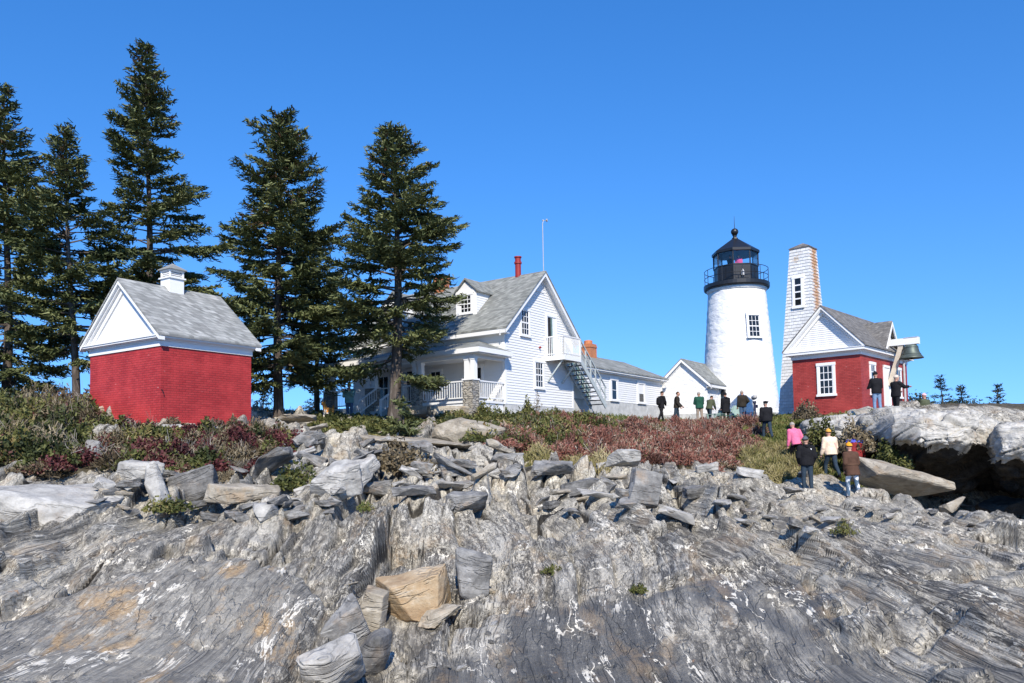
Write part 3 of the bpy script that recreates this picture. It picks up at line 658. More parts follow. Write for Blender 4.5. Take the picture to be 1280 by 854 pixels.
        window(H, ('x', f), yc-.42, yc+.42, zb+.06, zt_-.10, 3, 4, .10)
    # porch
    pd, P0, P1 = 2.2, -.0, 9.5
    m = MB(); m.box(-pd-.05, -.02, P0, P1, .50, .60); m.box(-pd, -.1, P0+.05, P1-.05, .0, .5); pf = m.build('porch_floor', 'white_paint', H)
    m = MB(); z0, z1 = 2.86, 3.55
    A = [(-pd-.35, P0-.45, z0), (-pd-.35, P1+.45, z0), (0, P1-.9, z1), (0, P0+1.45, z1)]; 
    m.poly(A); m.poly([A[0], A[3], (0, P0-.45, z0)]); m.poly([A[1], (0, P1+.45, z0), A[2]])
    bot = [(p[0], p[1], p[2]-.07) for p in A]; m.poly(bot[::-1]); m.poly([A[0], A[1], bot[1], bot[0]])
    m.poly([A[0], (0, P0-.45, z0), (0, P0-.45, z0-.07), bot[0]]); m.poly([bot[0], (0, P0-.45, z0-.07), bot[3]])
    m.build('porch_roof', 'house_shingle', H)
    m = MB(); m.box(-pd-.37, -pd-.30, P0-.47, P1+.47, z0-.22, z0-.01); m.box(-pd-.30, -.02, P0-.47, P0-.40, z0-.22, z0-.01)
    m.box(-pd-.14, -pd+.12, P0+.0, P1, 2.46, z0-.08); m.box(-pd+.12, -.02, P0+.0, P0+.24, 2.46, z0-.08)
    m.box(-pd-.30, -.02, P0-.40, P1+.4, 2.60, 2.63); m.build('porch_beam', 'trim_paint', H)
    for yc in (.25, 3.30, 6.25, 9.2):
        pr = MB(); pr.box(-pd-.25, -pd+.23, yc-.27, yc+.27, -.4, 1.46); pier = pr.build('stone_pier', 'stacked_fieldstone', H)
        m = MB(); m.box(-pd-.28, -pd+.26, yc-.30, yc+.30, 1.46, 1.53); m.build('pier_cap', 'trim_paint', pier)
        for dy in (-.17, .17):
            m = MB(); m.box(-pd-.12, -pd+.10, yc+dy-.11, yc+dy+.11, 1.53, 2.46); m.box(-pd-.14, -pd+.12, yc+dy-.13, yc+dy+.13, 2.36, 2.455); m.build('porch_post', 'trim_paint', H)
    for a, b in ((.57, 2.98), (3.62, 4.2), (6.57, 8.88)):
        m = MB(); m.box(-pd-.05, -pd+.03, a, b, 1.42, 1.48); m.box(-pd-.03, -pd+.01, a, b, .70, .75)
        for k in range(int((b-a)/.14)+1): y = a+.05+k*.14; m.box(-pd-.025, -pd+.005, y-.015, y+.015, .75, 1.42)
        m.build('porch_railing', 'white_paint', H)
    m = MB(); m.box(-pd+.28, -.03, .0, .08, 1.42, 1.48); m.box(-pd+.28, -.03, .02, .06, .70, .75)
    for k in range(13): x = -pd+.36+k*.14; m.box(x-.015, x+.015, .025, .055, .75, 1.42)
    m.build('porch_railing', 'white_paint', H)
    for yc in (4.45, 5.9):        # stair rails running down from the porch
        m = MB(); m.beam((-pd-.1, yc, 1.45), (-pd-1.3, yc, .75), .06, .07); m.beam((-pd-.1, yc, .9), (-pd-1.3, yc, .2), .04, .05); m.box(-pd-1.34, -pd-1.26, yc-.04, yc+.04, -.4, .8)
        for k in range(8): f = k/8; m.box(-pd-.1-1.2*f-.015, -pd-.1-1.2*f+.015, yc-.012, yc+.012, .9-.7*f, 1.45-.7*f)
        m.build('step_railing', 'white_paint', H)
    m = MB()
    for k in range(4): m.box(-pd-.3-.28*k, -pd-.05, 4.5, 5.85, -.3, .48-.14*k)
    m.build('porch_steps', 'grey_paint', H)
    window(H, ('x', 0), 1.20, 2.05, 1.0, 2.42, 2, 2); window(H, ('x', 0), 7.2, 8.1, 1.0, 2.42, 2, 2); window(H, ('x', 0), 3.7, 4.55, 1.0, 2.42, 2, 2)
    m = MB(); S = ('x', 0); sbox(m, S, 5.05, 6.15, .6, 2.55, 0, .05); d = m.build('door', 'trim_paint', H)
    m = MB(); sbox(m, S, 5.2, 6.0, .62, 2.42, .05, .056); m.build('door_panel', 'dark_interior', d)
    # wing
    x0, x1, y0, y1, we, wz, yr = W-.05, 18.0, .3, 4.3, 2.90, 4.05, 2.3
    m = MB(); m.prism([(x0, y0, -.8), (x0, y1, -.8), (x0, y1, we-.05), (x0, yr, wz-.12), (x0, y0, we-.05)], (10.9, 0, 0)); m.box(x0, x1-.02, y0, y1, -.8, we-.06); m.build('wing_wall', 'clapboard_paint', H)
    m = MB(); clap(m, ('y', y0), 1.12, 2.62, lambda z: x0, lambda z: x1-.1); m.build('wing_boards', 'clapboard_paint', H)
    m = MB(); m.box(x0, x1+.01, y0-.02, y0+.2, -.9, 1.10); m.build('wing_foundation', 'concrete', H)
    m = MB(); m.box(x0+.1, x1+.3, y0-.34, y0-.28, 2.74, 2.88); m.box(x0+.1, x1+.25, y0-.28, y0-.02, 2.68, 2.72); m.box(x0+.1, x1, y0-.04, y0-.002, 2.52, 2.68); m.box(x1-.14, x1+.02, y0-.03, y0+.1, 1.12, 2.52); m.build('wing_eave', 'trim_paint', H)
    m = MB(); e0 = y0-.38; xq = 16.7; th = .07
    m.hexa([(x0, e0, we-th), (x1+.32, e0, we-th), (xq, yr, wz-th), (x0, yr, wz-th), (x0, e0, we), (x1+.32, e0, we), (xq, yr, wz), (x0, yr, wz)])
    m.hexa([(x0, y1+.38, we-th), (x1+.32, y1+.38, we-th), (xq, yr, wz-th), (x0, yr, wz-th), (x0, y1+.38, we), (x1+.32, y1+.38, we), (xq, yr, wz), (x0, yr, wz)])
    m.poly([(x1+.32, e0, we), (x1+.32, y1+.38, we), (xq, yr, wz)]); m.build('wing_roof', 'house_shingle', H)
    window(H, ('y', y0), 10.75, 11.75, 1.16, 2.56, 1, 2, .2, meet=False); window(H, ('y', y0), 14.3, 15.4, 1.16, 2.56, 1, 2, .2, blind=.52)
    m = MB(); m.box(11.55, 12.35, yr-.35, yr+.35, 3.6, 4.72); m.box(11.52, 12.38, yr-.38, yr+.38, 4.5, 4.6); ch = m.build('chimney', 'chimney_brick', H)
    m = MB(); m.lathe([(.26, 4.72), (.26, 4.92), (.2, 4.96)], 14, (11.95, yr, 0)); m.build('chimney_pot', 'chimney_brick', ch)
    m = MB(); m.box(xr-.28, xr+.28, 5.95, 6.55, 6.7, 7.85); m.box(xr-.32, xr+.32, 5.91, 6.59, 7.7, 7.78); m.build('chimney', 'chimney_brick', H)
    m = MB(); m.lathe([(.15, 6.9), (.15, 7.75), (.19, 7.76), (.19, 7.86), (.15, 7.87), (.15, 8.06), (.19, 8.07), (.19, 8.13)], 14, (xr, 1.25, 0)); m.build('stove_pipe', 'red_pipe_paint', H)
    m = MB(); m.tube([(xr+.02, -.25, 6.9), (xr+.02, -.25, 9.55)], .022, 6); m.tube([(xr+.02, -.25, 9.55), (xr+.12, -.25, 9.72), (xr+.3, -.25, 9.76)], .02, 6); an = m.build('mast', 'pipe_grey', H)
    m = MB()
    for k in range(3): a = k*2.1; m.lathe([(.0, -.05), (.05, 0), (.05, .04)], 8, (xr+.3+.12*math.cos(a), -.25+.12*math.sin(a), 9.76)); m.beam((xr+.3, -.25, 9.77), (xr+.3+.12*math.cos(a), -.25+.12*math.sin(a), 9.77), .015, .015)
    m.build('wind_cup', 'pipe_grey', an)
    m = MB(); m.lathe([(.05, 0), (.07, .06), (.03, .1)], 8, (2.9, -.08, 3.35)); m.build('wall_lamp', 'red_pipe_paint', H)
keepers_house()
# ------------------------------------------------------------------ workroom, lighthouse
def workroom():
    H = frame('stone_workroom', 885, 523, 49, 55, 'low whitewashed gabled workroom joined to the foot of the lighthouse', 'building')
    Wd, L = 3.2, 4.6; yr = Wd/2; ze, zr, o = 2.18, 3.92, .3
    sl = (zr-ze)/(yr+o)
    m = MB(); m.prism([(0, 0, -1.2), (0, Wd, -1.2), (0, Wd, ze+sl*o-.1), (0, yr, zr-.1), (0, 0, ze+sl*o-.1)], (L, 0, 0)); m.build('wall', 'whitewashed_stone', H)
    m = MB(); m.box(-.02, L, -.02, Wd, -1.2, .35); m.build('foundation', 'concrete', H)
    m = MB()
    for s in (0, 1):
        Y = lambda y: (Wd-y) if s else y
        for a, b, d0, d1 in ((-.24, -.18, .0, .2), (-.18, -.0, .08, .11), (-.05, -.003, .11, .3)):
            m.prism([(a, Y(-o), ze-d1), (a, Y(yr), zr-d1), (a, Y(yr), zr-d0), (a, Y(-o), ze-d0)], (b-a, 0, 0))
    m.box(-.18, L, -o, -o+.06, ze-.2, ze-.01); m.box(-.18, L, -o+.06, -.0, ze-.2, ze-.17); m.build('eave', 'trim_paint', H)
    m = MB(); gable_roof_x(m, -.26, L, yr, ze+.05, zr+.05, -o-.03, Wd+o+.03, .06); m.build('roof', 'house_shingle', H)
    m = MB(); S = ('y', 0); sbox(m, S, 2.2, 2.3, -.3, 1.95, 0, .05); sbox(m, S, 3.15, 3.25, -.3, 1.95, 0, .05); sbox(m, S, 2.2, 3.25, 1.85, 1.95, 0, .055); d = m.build('door', 'trim_paint', H)
    m = MB(); sbox(m, S, 2.3, 3.15, -.3, 1.85, -.05, .012); m.build('door_panel', 'teal_grey_paint', d)
    m = MB(); m.box(2.4, 2.62, -.28, -.06, 1.55, 1.98); m.build('wall_lantern', 'black_metal', H)
workroom()
LT = P(926, 525, 53)
def lighthouse():
    H = empty('lighthouse_tower', LT, RAD(0), 'tall white conical lighthouse with a black lantern room and railed gallery', 'lighthouse'); H.scale = (1, 1, .957)
    b, T = 2.62, 9.22
    # whitewashed rubble shaft with real unevenness
    n, r_ = 96, 110; V = []; 
    th = np.linspace(0, 2*np.pi, n, endpoint=False); zz = np.linspace(-1.2, T, r_); TH, ZZ = np.meshgrid(th, zz)
    f = np.clip(ZZ/T, 0, 1); R = b*(1-f)+1.93*f + .02*(1-f)**3*6*0
    cxn = np.cos(TH); syn = np.sin(TH)
    R = R + .030*fbm(TH*3.2, ZZ*2.1, 401, 3)*np.where(np.abs(cxn) < 2, 1, 1) + .014*vn(TH*7.6, ZZ*5, 402)
    V = np.stack([R*cxn, R*syn, ZZ], -1).reshape(-1, 3); q = []
    for i in range(r_-1):
        k = np.arange(n); q.append(np.stack([i*n+k, i*n+(k+1) % n, (i+1)*n+(k+1) % n, (i+1)*n+k], -1))
    fast_mesh('tower_wall', V, 4, np.concatenate(q), 'whitewashed_stone', H, smooth=True)
    m = MB(); m.lathe([(2.70, -1.2), (2.68, .42), (2.56, .45)], 64); m.build('base_course', 'concrete', H, smooth=False)
    m = MB(); m.lathe([(1.94, 9.18), (2.0, 9.30), (2.05, 9.42)], 48); m.build('cornice', 'whitewashed_stone', H, True)
    m = MB(); m.lathe([(1.9, 9.40), (2.18, 9.46), (2.22, 9.55), (2.22, 9.80), (1.5, 9.86)], 48); m.build('gallery', 'black_metal', H)
    m = MB(); R = 2.14
    for z in (10.32, 10.86): m.torus((0, 0, z), R, .022)
    for k in range(10): a = 2*math.pi*(k+.35)/10; m.tube([(R*math.cos(a), R*math.sin(a), 9.8), (R*math.cos(a), R*math.sin(a), 10.87)], .022, 6)
    m.build('gallery_railing', 'black_metal', H)
    ph = RAD(22.5)+RAD(-90)+RAD(22.5)*0; rl = 1.50
    m = MB(); m.lathe([(rl, 9.80), (rl, 11.02), (rl+.04, 11.03), (rl+.04, 11.10)], 8, ph=ph)
    lan = m.build('lantern_room', 'black_metal', H)
    for k in range(8):
        a = ph+2*math.pi*k/8; p = Vector((rl*math.cos(a), rl*math.sin(a), 0)); m = MB(); m.tube([p+Vector((0, 0, 11.08)), p+Vector((0, 0, 12.06))], .045, 6); m.build('mullion', 'black_metal', lan)
    m = MB()
    for k in range(8):
        a, c = ph+2*math.pi*k/8, ph+2*math.pi*(k+1)/8; q = rl*.985
        m.poly([(q*math.cos(a), q*math.sin(a), 11.10), (q*math.cos(c), q*math.sin(c), 11.10), (q*math.cos(c), q*math.sin(c), 12.02), (q*math.cos(a), q*math.sin(a), 12.02)])
    m.build('pane', 'lantern_glass', lan, recalc=False)
    m = MB()
    for k in range(8):                                   # raised panels of the parapet
        a = ph+2*math.pi*(k+.5)/8; ap = rl*math.cos(math.pi/8); t_ = Vector((-math.sin(a), math.cos(a), 0)); nrm = Vector((math.cos(a), math.sin(a), 0)); c = nrm*(ap+.012)
        for s0, s1 in ((-.46, -.03), (.03, .46)):
            p = [c+t_*s0+Vector((0, 0, 10.05)), c+t_*s1+Vector((0, 0, 10.05)), c+t_*s1+Vector((0, 0, 10.9)), c+t_*s0+Vector((0, 0, 10.9))]; m.hexa([p[0]-nrm*.02, p[1]-nrm*.02, p[1]+nrm*.012, p[0]+nrm*.012, p[3]-nrm*.02, p[2]-nrm*.02, p[2]+nrm*.012, p[3]+nrm*.012])
    m.build('parapet_panel', 'black_metal', lan)
    m = MB(); m.lathe([(rl+.05, 12.02), (rl+.12, 12.04), (rl+.12, 12.22), (.22, 13.22), (.20, 13.30)], 8, ph=ph); rf = m.build('lantern_roof', 'black_metal', H)
    m = MB(); m.lathe([(.20, 13.28), (.13, 13.33), (.13, 13.46), (.18, 13.5), (.12, 13.54)], 16); m.build('vent_neck', 'black_metal', rf)
    m = MB(); m.lathe([(.03, 13.50)]+[(.26*math.sin(a), 13.75-.26*math.cos(a)) for a in np.linspace(.4, 2.9, 10)], 20); m.build('ball_vent', 'black_metal', rf, True)
    m = MB(); m.tube([(0, 0, 13.95), (0, 0, 14.9)], [.025, .01], 6); m.build('lightning_rod', 'black_metal', rf)
    m = MB(); m.lathe([(.10, 10.2), (.12, 10.45), (.05, 10.6), (.03, 10.65)], 12, (.02, -1.50, 0)); m.build('fog_signal', 'pipe_grey', lan)
    m = MB(); m.lathe([(.5, 9.9), (.5, 10.6), (.2, 10.7)], 16, (0, .15, 0)); m.build('lens_pedestal', 'pipe_grey', lan)
    # window let into the curved wall, facing the shore
    z0 = 5.62; zc = z0+.95; r1 = 2.62-(2.62-1.93)*zc/T
    a = RAD(-78)
    wn = window(H, ('y', 0), -.55, .55, 0, 1.75, 3, 4, .16, .10, 'white_paint')
    wn.location = ((r1+.09)*math.cos(a), (r1+.09)*math.sin(a), z0); wn.rotation_euler = (RAD(-4.2), 0, a+math.pi/2)
lighthouse()
# ------------------------------------------------------------------ bell house with square tower
BH = P(1078.5, 518, 36)
def bell_house():
    H = frame('brick_bell_house', 1078.5, 518, 36, 47, 'red painted brick building with white pediment, many paned window and a dormer', 'building')
    L, Wd = 7.1, 3.28; yr = Wd/2; e0 = -.34; ze, zr = 3.22, 5.32; sl = (zr-ze)/(yr-e0)
    m = MB(); m.box(0, L, 0, Wd, -1.2, 2.84); m.build('brick_wall', 'dull_red_brick', H)
    m = MB(); m.box(-.05, L+.05, -.05, Wd+.05, -1.2, .28); m.build('brick_plinth', 'dull_red_brick', H)
    m = MB(); m.box(-.04, L+.04, -.04, Wd+.04, 2.841, 3.0); m.box(-.30, L+.30, -.28, Wd+.28, 3.05, 3.17); m.box(-.12, L+.12, -.12, Wd+.12, 3.0, 3.05); m.box(-.33, L+.33, -.31, Wd+.31, 3.17, 3.2); m.build('cornice', 'trim_paint', H)
    m = MB(); m.prism([(0, .02, 3.2), (0, Wd-.02, 3.2), (0, yr, zr-.16)], (L, 0, 0)); m.build('pediment', 'clapboard_paint', H)
    m = MB(); clap(m, ('x', 0), 3.2, zr-.35, lambda z: e0+(z-ze+.3)/sl, lambda z: Wd-(e0+(z-ze+.3)/sl), .10); m.build('pediment_boards', 'clapboard_paint', H)
    m = MB()
    for s in (0, 1):
        Y = lambda y: (Wd-y) if s else y
        for a, b, d0, d1 in ((-.33, -.26, .0, .15), (-.26, -.14, .05, .19), (-.14, -.025, .10, .36)):
            pts = [(a, Y(e0), ze-d1), (a, Y(yr), zr-d1), (a, Y(yr), zr-d0), (a, Y(e0), ze-d0)]
            if d1 > .1: pts = [(a, Y(e0+max(0, (3.203-ze+d1)/sl)), max(3.203, ze-d1)), (a, Y(yr), zr-d1), (a, Y(yr), zr-d0), (a, Y(e0+max(0, (3.203-ze+d0)/sl)), max(3.203, ze-d0))]
            m.prism(pts, (b-a, 0, 0))
    m.build('raking_cornice', 'trim_paint', H)
    m = MB(); gable_roof_x(m, -.36, L+.36, yr, ze+.05, zr+.05, e0-.03, Wd-e0+.03, .06); m.build('roof', 'weathered_shingle', H)
    window(H, ('x', 0), 1.18, 2.06, .98, 2.56, 3, 4, .12, .06); window(H, ('y', 0), 1.15, 1.95, .98, 2.56, 2, 4, .12, .06); window(H, ('y', 0), 5.15, 5.95, .98, 2.56, 2, 4, .12, .06)
    m = MB(); S = ('y', 0); sbox(m, S, 3.15, 3.27, .2, 2.56, 0, .05); sbox(m, S, 4.05, 4.17, .2, 2.56, 0, .05); sbox(m, S, 3.15, 4.17, 2.44, 2.56, 0, .055); d = m.build('door', 'trim_paint', H)
    m = MB(); sbox(m, S, 3.27, 4.05, .2, 2.44, -.05, .02); m.build('door_panel', 'white_paint', d)
    m = MB(); m.tube([(6.35, -.07, .2), (6.35, -.07, 3.0)], .06, 8); m.build('downpipe', 'pipe_grey', H)
    # gabled dormer over the bell beam
    xc, hw, zb, za = 3.95, 1.12, 3.2, 4.82; yb = e0+(za-ze)/sl
    m = MB(); m.prism([(xc-hw, -.06, zb), (xc+hw, -.06, zb), (xc, -.06, za-.12)], (0, 1.6, 0)); dm = m.build('dormer', 'trim_paint', H)
    m = MB(); o = .17
    for s in (-1, 1):
        m.hexa([(xc+s*(hw+o), -.30, zb-.05), (xc+s*(hw+o), .1, zb-.05), (xc, yb+.05, za-.05), (xc, -.30, za-.05), (xc+s*(hw+o), -.30, zb+.02), (xc+s*(hw+o), .1, zb+.02), (xc, yb+.05, za+.02), (xc, -.30, za+.02)])
    m.build('dormer_roof', 'weathered_shingle', dm)
    m = MB()
    for s in (-1, 1): m.prism([(xc+s*(hw+o-.02), -.32, zb-.06), (xc, -.32, za-.06), (xc, -.32, za-.24), (xc+s*(hw-.06), -.32, zb-.06)], (0, .06, 0))
    m.build('dormer_bargeboard', 'trim_paint', dm)
    for s in (-1, 1):
        m = MB(); sbox(m, ('y', -.06), xc+s*.52-.18, xc+s*.52+.18, 3.28, 3.62, 0, .02); m.build('dormer_pane', 'window_glass', dm)
    m = MB(); sbox(m, ('y', -.06), xc-.22, xc+.22, 3.95, 4.35, 0, .02); m.build('dormer_pane', 'dark_louver', dm)
bell_house()
def bell():
    fr = Matrix.Translation(BH) @ Matrix.Rotation(RAD(47), 4, 'Z')
    B = empty('bell_hoist', fr @ Vector((3.95, -.08, 3.7)), RAD(47), 'heavy white timber beam and brace jutting from the dormer to hold the bell', 'beam')
    m = MB(); m.beam((0, .1, 0), (0, -1.42, 0), .30, .33); m.build('beam', 'white_paint', B)
    m = MB(); m.beam((0, -.62, -.12), (0, .02, -2.15), .20, .22); m.build('brace', 'pale_timber', B)
    m = MB(); m.box(-.17, .17, -1.40, -.75, .165, .19); m.build('top_plate', 'pipe_grey', B)
    o = empty('fog_bell', fr @ Vector((3.95, -1.12, 2.83)), RAD(47), 'large dark green bronze bell hanging from the white beam', 'bell')
    pr = [(.555, 0), (.56, .03), (.50, .10), (.42, .22), (.365, .36), (.335, .50), (.32, .60), (.25, .68), (.10, .72), (.0, .725)]
    m = MB(); m.lathe(pr, 40, closed=False); m.lathe([(.53, .012), (.46, .10), (.33, .36), (.29, .58), (0, .66)], 40, closed=False); m.lathe([(.555, 0), (.53, .012)], 40, closed=False); m.build('bell_body', 'bronze_patina', o, True, recalc=False)
    m = MB(); m.lathe([(.435, .20), (.445, .215), (.435, .23)], 40, closed=False); m.lathe([(.34, .54), (.35, .55), (.34, .56)], 40, closed=False); m.build('bell_band', 'bronze_patina', o)
    m = MB(); m.tube([(0, 0, .5), (0, 0, .05)], .03, 8); m.lathe([(.0, -.06), (.08, 0), (.0, .08)], 10, closed=False); m.build('clapper', 'black_metal', o)
    m = MB(); m.box(-.06, .06, -.1, .1, .70, .80); m.build('hanger', 'black_metal', o)
bell()
def fog_tower():
    H = frame('square_fog_tower', 1023, 524, 40, 47, 'tall tapering square tower clad in white shingles with rust stains behind the brick bell house', 'tower')
    b0, b1, t0, t1, T = 0, 2.16, .28, 1.30, 9.22
    lo = [(b0, b0, 0), (b1, b0, 0), (b1, b1, 0), (b0, b1, 0)]; hi = [(t0, t0, T), (t1, t0, T), (t1, t1, T), (t0, t1, T)]
    k = 1.0/T; lo = [tuple(a+(a-c)*k for a, c in zip(p, q)) for p, q in zip(lo, hi)]
    m = MB(); m.hexa(lo+hi); m.build('shingle_wall', 'white_cedar_shingle', H)
    # projecting shingle butts: every course a thin lapped board on the two visible faces
    m = MB(); n = 54
    E = lambda z: (t0*z/T, b1+(t1-b1)*z/T)
    for i in range(n):
        z0, z1 = T*i/n, T*(i+1)/n; a0, c0 = E(z0); a1, c1 = E(z1); q = .022; r = .003
        m.poly([(a0-q, a0-q, z0), (c0+q, a0-q, z0), (c1+r, a1-r, z1), (a1-r, a1-r, z1)]); m.poly([(a0-q, a0-q, z0), (a0-q, c0+q, z0), (a1-r, c1+r, z1), (a1-r, a1-r, z1)])
        m.poly([(a0-q, a0-q, z0), (c0+q, a0-q, z0), (c0, a0, z0), (a0, a0, z0)]); m.poly([(a0-q, a0-q, z0), (a0-q, c0+q, z0), (a0, c0, z0), (a0, a0, z0)])
    m.build('shingle_courses', 'white_cedar_shingle', H)
    m = MB(); o = .05; z = T+.002; m.box(t0-o, t1+o, t0-o, t1+o, z, z+.06); cxy = (t0+t1)/2
    b = [(t0-o, t0-o, z+.06), (t1+o, t0-o, z+.06), (t1+o, t1+o, z+.06), (t0-o, t1+o, z+.06)]
    for k in range(4): m.poly([b[k], b[(k+1) % 4], (cxy, cxy, z+.38)])
    m.build('cap_roof', 'weathered_shingle', H)
    # tall four-pane window
    wn = MB(); zc0, zc1 = 6.02, 7.74; ya, yb = .58, 1.20
    xf = lambda z: t0*z/T-.03
    def slab(mb, y0, y1, z0, z1, o0, o1): mb.hexa([(xf(z0)-o1, y0, z0), (xf(z0)-o0, y0, z0), (xf(z0)-o0, y1, z0), (xf(z0)-o1, y1, z0), (xf(z1)-o1, y0, z1), (xf(z1)-o0, y0, z1), (xf(z1)-o0, y1, z1), (xf(z1)-o1, y1, z1)])
    slab(wn, ya, ya+.14, zc0, zc1, -.03, .05); slab(wn, yb-.14, yb, zc0, zc1, -.03, .05); slab(wn, ya-.02, yb+.02, zc1-.15, zc1+.02, -.03, .06); slab(wn, ya-.03, yb+.03, zc0-.05, zc0+.1, -.03, .08)
    for k in range(1, 4): z = zc0+.1+(zc1-.25-zc0)*k/4; slab(wn, ya+.14, yb-.14, z-.035, z+.035, -.02, .035)
    w_ = wn.build('window', 'trim_paint', H)
    m = MB(); slab(m, ya+.14, yb-.14, zc0+.1, zc1-.15, -.03, .012); m.build('pane', 'window_glass', w_)
fog_tower()
# ------------------------------------------------------------------ loose rocks and ledges
def mk_loose(name, c0, c1, c2, lay=9, warm=.3, vein=.5, lich=.4):
    t = NT(name); o = t.obj(); info = t.n('ObjectInfo').outputs['Random']
    ov = t.n('VectorMath', dict(operation='ADD'), i0=o, i1=t.n('CombineXYZ', X=t.math('MULTIPLY', info, 37.0), Y=t.math('MULTIPLY', info, 91.0), Z=t.math('MULTIPLY', info, 13.0)).outputs[0]).outputs[0]
    s1 = t.math('ADD', t.math('MULTIPLY', t.noise(t.mapv(ov, (1.3, 1.3, lay)), 1.0, 8, .7, .2), .45), t.math('MULTIPLY', t.noise(ov, 3.4, 9, .72), .55)); s2 = t.noise(ov, 2.2, 6, .65); f = t.noise(ov, 16, 5, .7)
    c = t.ramp(s1, [(.36, c0), (.5, c1), (.64, c2)])
    c = t.mix(t.math('MULTIPLY', t.step(s2, .52, .70), warm), c, (.40, .25, .12))
    c = t.mix(t.math('MULTIPLY', t.step(t.noise(ov, 3.1, 6, .7), .55, .7), lich), c, tuple(k*.45 for k in c0))
    c = t.mix(t.math('MULTIPLY', t.step(t.noise(t.mapv(ov, (1.5, 1.5, 14)), 1.0, 4, .6, .5), .64, .70), vein), c, (.66, .65, .60))
    c = t.mix(t.math('MULTIPLY', t.step(f, .5, .75), .25), c, tuple(k*.5 for k in c1))
    cr = t.math('ABSOLUTE', t.math('SUBTRACT', t.noise(t.mapv(ov, (.6, .6, lay*.8)), 1.0, 4, .6, .6), .5))
    c = t.mix(t.math('MULTIPLY', t.step(cr, .006, .002), .30), c, (.03, .03, .028))
    t.bump(t.math('ADD', t.math('MULTIPLY', s1, 1.0), t.math('ADD', t.math('MULTIPLY', f, .5), t.math('MULTIPLY', t.step(cr, .03, .0), -.6))), .8, .04)
    M[name] = t.fin(c, .85, .2)
mk_loose('grey_rock', (.09, .088, .084), (.21, .204, .192), (.38, .37, .345), 4.5)
mk_loose('pale_rock', (.21, .20, .185), (.38, .366, .335), (.54, .52, .475), 3.5, .15, .3, .25)
mk_loose('tan_rock', (.19, .165, .13), (.34, .30, .235), (.47, .43, .36), 4, .4, .2, .3)
mk_loose('rust_rock', (.30, .20, .115), (.42, .31, .19), (.52, .45, .34), 3, .45, .2, .15)
mk_loose('dark_rock', (.06, .06, .058), (.145, .142, .136), (.28, .273, .258), 5, .15, .4, .5)
mk_loose('dark_schist', (.018, .016, .014), (.04, .036, .031), (.075, .066, .055), 3, .1, .05, .4)  # near-black: the overhang's shade put into the rock colour
mk_loose('ledge_rock', (.18, .170, .150), (.43, .41, .365), (.60, .575, .52), 2.2, .25, .15, .45)
def rock_mesh(name, seed, L, Wd, H, n=16, flat=.6, mat='grey_rock', cuts=3, amp=.018, under=0):
    r = random.Random(seed); bm = bmesh.new()
    for k in range(n):
        x, y, z = r.uniform(-1, 1), r.uniform(-1, 1), r.uniform(-1, 1)
        ax = r.randrange(3)
        if ax == 0: x = math.copysign(r.uniform(.85, 1), x)
        elif ax == 1: y = math.copysign(r.uniform(.85, 1), y)
        if r.random() < flat: z = math.copysign(r.uniform(.85, 1), z)
        s = 1-.25*max(0, abs(x)+abs(y)-1.2)
        if under and z < 0: y = y*.4+.6; x = x*.8
        bm.verts.new((x*L/2*s, y*Wd/2*s, z*H/2))
    ret = bmesh.ops.convex_hull(bm, input=bm.verts); 
    bmesh.ops.delete(bm, geom=list({g for g in ret['geom_unused']+ret['geom_interior'] if isinstance(g, bmesh.types.BMVert)}), context='VERTS')
    bmesh.ops.dissolve_limit(bm, angle_limit=RAD(9), verts=bm.verts, edges=bm.edges)
    bmesh.ops.bevel(bm, geom=bm.edges, offset=min(L, Wd, H)*.05, segments=1, affect='EDGES', clamp_overlap=True)
    bmesh.ops.triangulate(bm, faces=bm.faces)
    for it in range(cuts):
        lim = max(L, Wd)/(4*2**it); es = [e for e in bm.edges if e.calc_length() > lim]
        if es: bmesh.ops.subdivide_edges(bm, edges=es, cuts=1); bmesh.ops.triangulate(bm, faces=bm.faces)
    bm.normal_update(); sc = max(L, Wd, H)
    vs = list(bm.verts); co = np.array([v.co for v in vs])
    d = vn(co[:, 0]*2.3/sc*1.6+seed, co[:, 1]*2.3/sc*1.6+co[:, 2]*3/sc, seed)*1.3 + .4*vn(co[:, 2]*9/H*.7+seed, (co[:, 0]+co[:, 1])*2.1/sc, seed+1) + .5*vn(co[:, 0]*9/sc+co[:, 2]*7/sc, co[:, 1]*9/sc, seed+2)
    for v, q in zip(vs, d): v.co += v.normal*float(q)*amp*sc
    me = bpy.data.meshes.new(name); bm.to_mesh(me); bm.free(); me.materials.append(M[mat]); return me
def boulder(name, label, px, py, L, Wd, H, yaw=0, tx=0, ty=0, mat='grey_rock', seed=0, sink=.15, D=None, n=16, lift=0, cat='boulder', group=None, cuts=3, amp=.018, under=0):
    me = rock_mesh(name, seed, L, Wd, H, n, .42 if n < 26 else .25, mat, cuts, amp, under); o = link(name, me)
    p = hit(px, py) if D is None else P(px, py, D)
    o.location = (p.x, p.y+Wd*.3, p.z+H*(.5-sink)+lift); o.rotation_euler = (RAD(tx), RAD(ty), RAD(yaw)); return tag(o, label, cat, group)
bl = boulder
bl('leaning_slab', 'big flat-topped slab leaning in front of the dark overhang with a black front face', 1140, 628, 3.15, 2.3, .95, 8, 9, 15, 'tan_rock', 3, D=23.2, sink=-.12, n=30, amp=.010, under=1)
bl('small_block', 'small tan block lying against the right foot of the leaning slab', 1196, 641, .95, .6, .42, 20, 0, -14, 'tan_rock', 12, D=22.5, sink=.0)
bl('flat_slab', 'long thin pale slab lying flat with a black shadow under it below the small spruce', 520, 566, 4.1, 1.7, .34, -4, 6, 6, 'tan_rock', 21, D=25.2, sink=-.35, n=26, amp=.010, under=1)
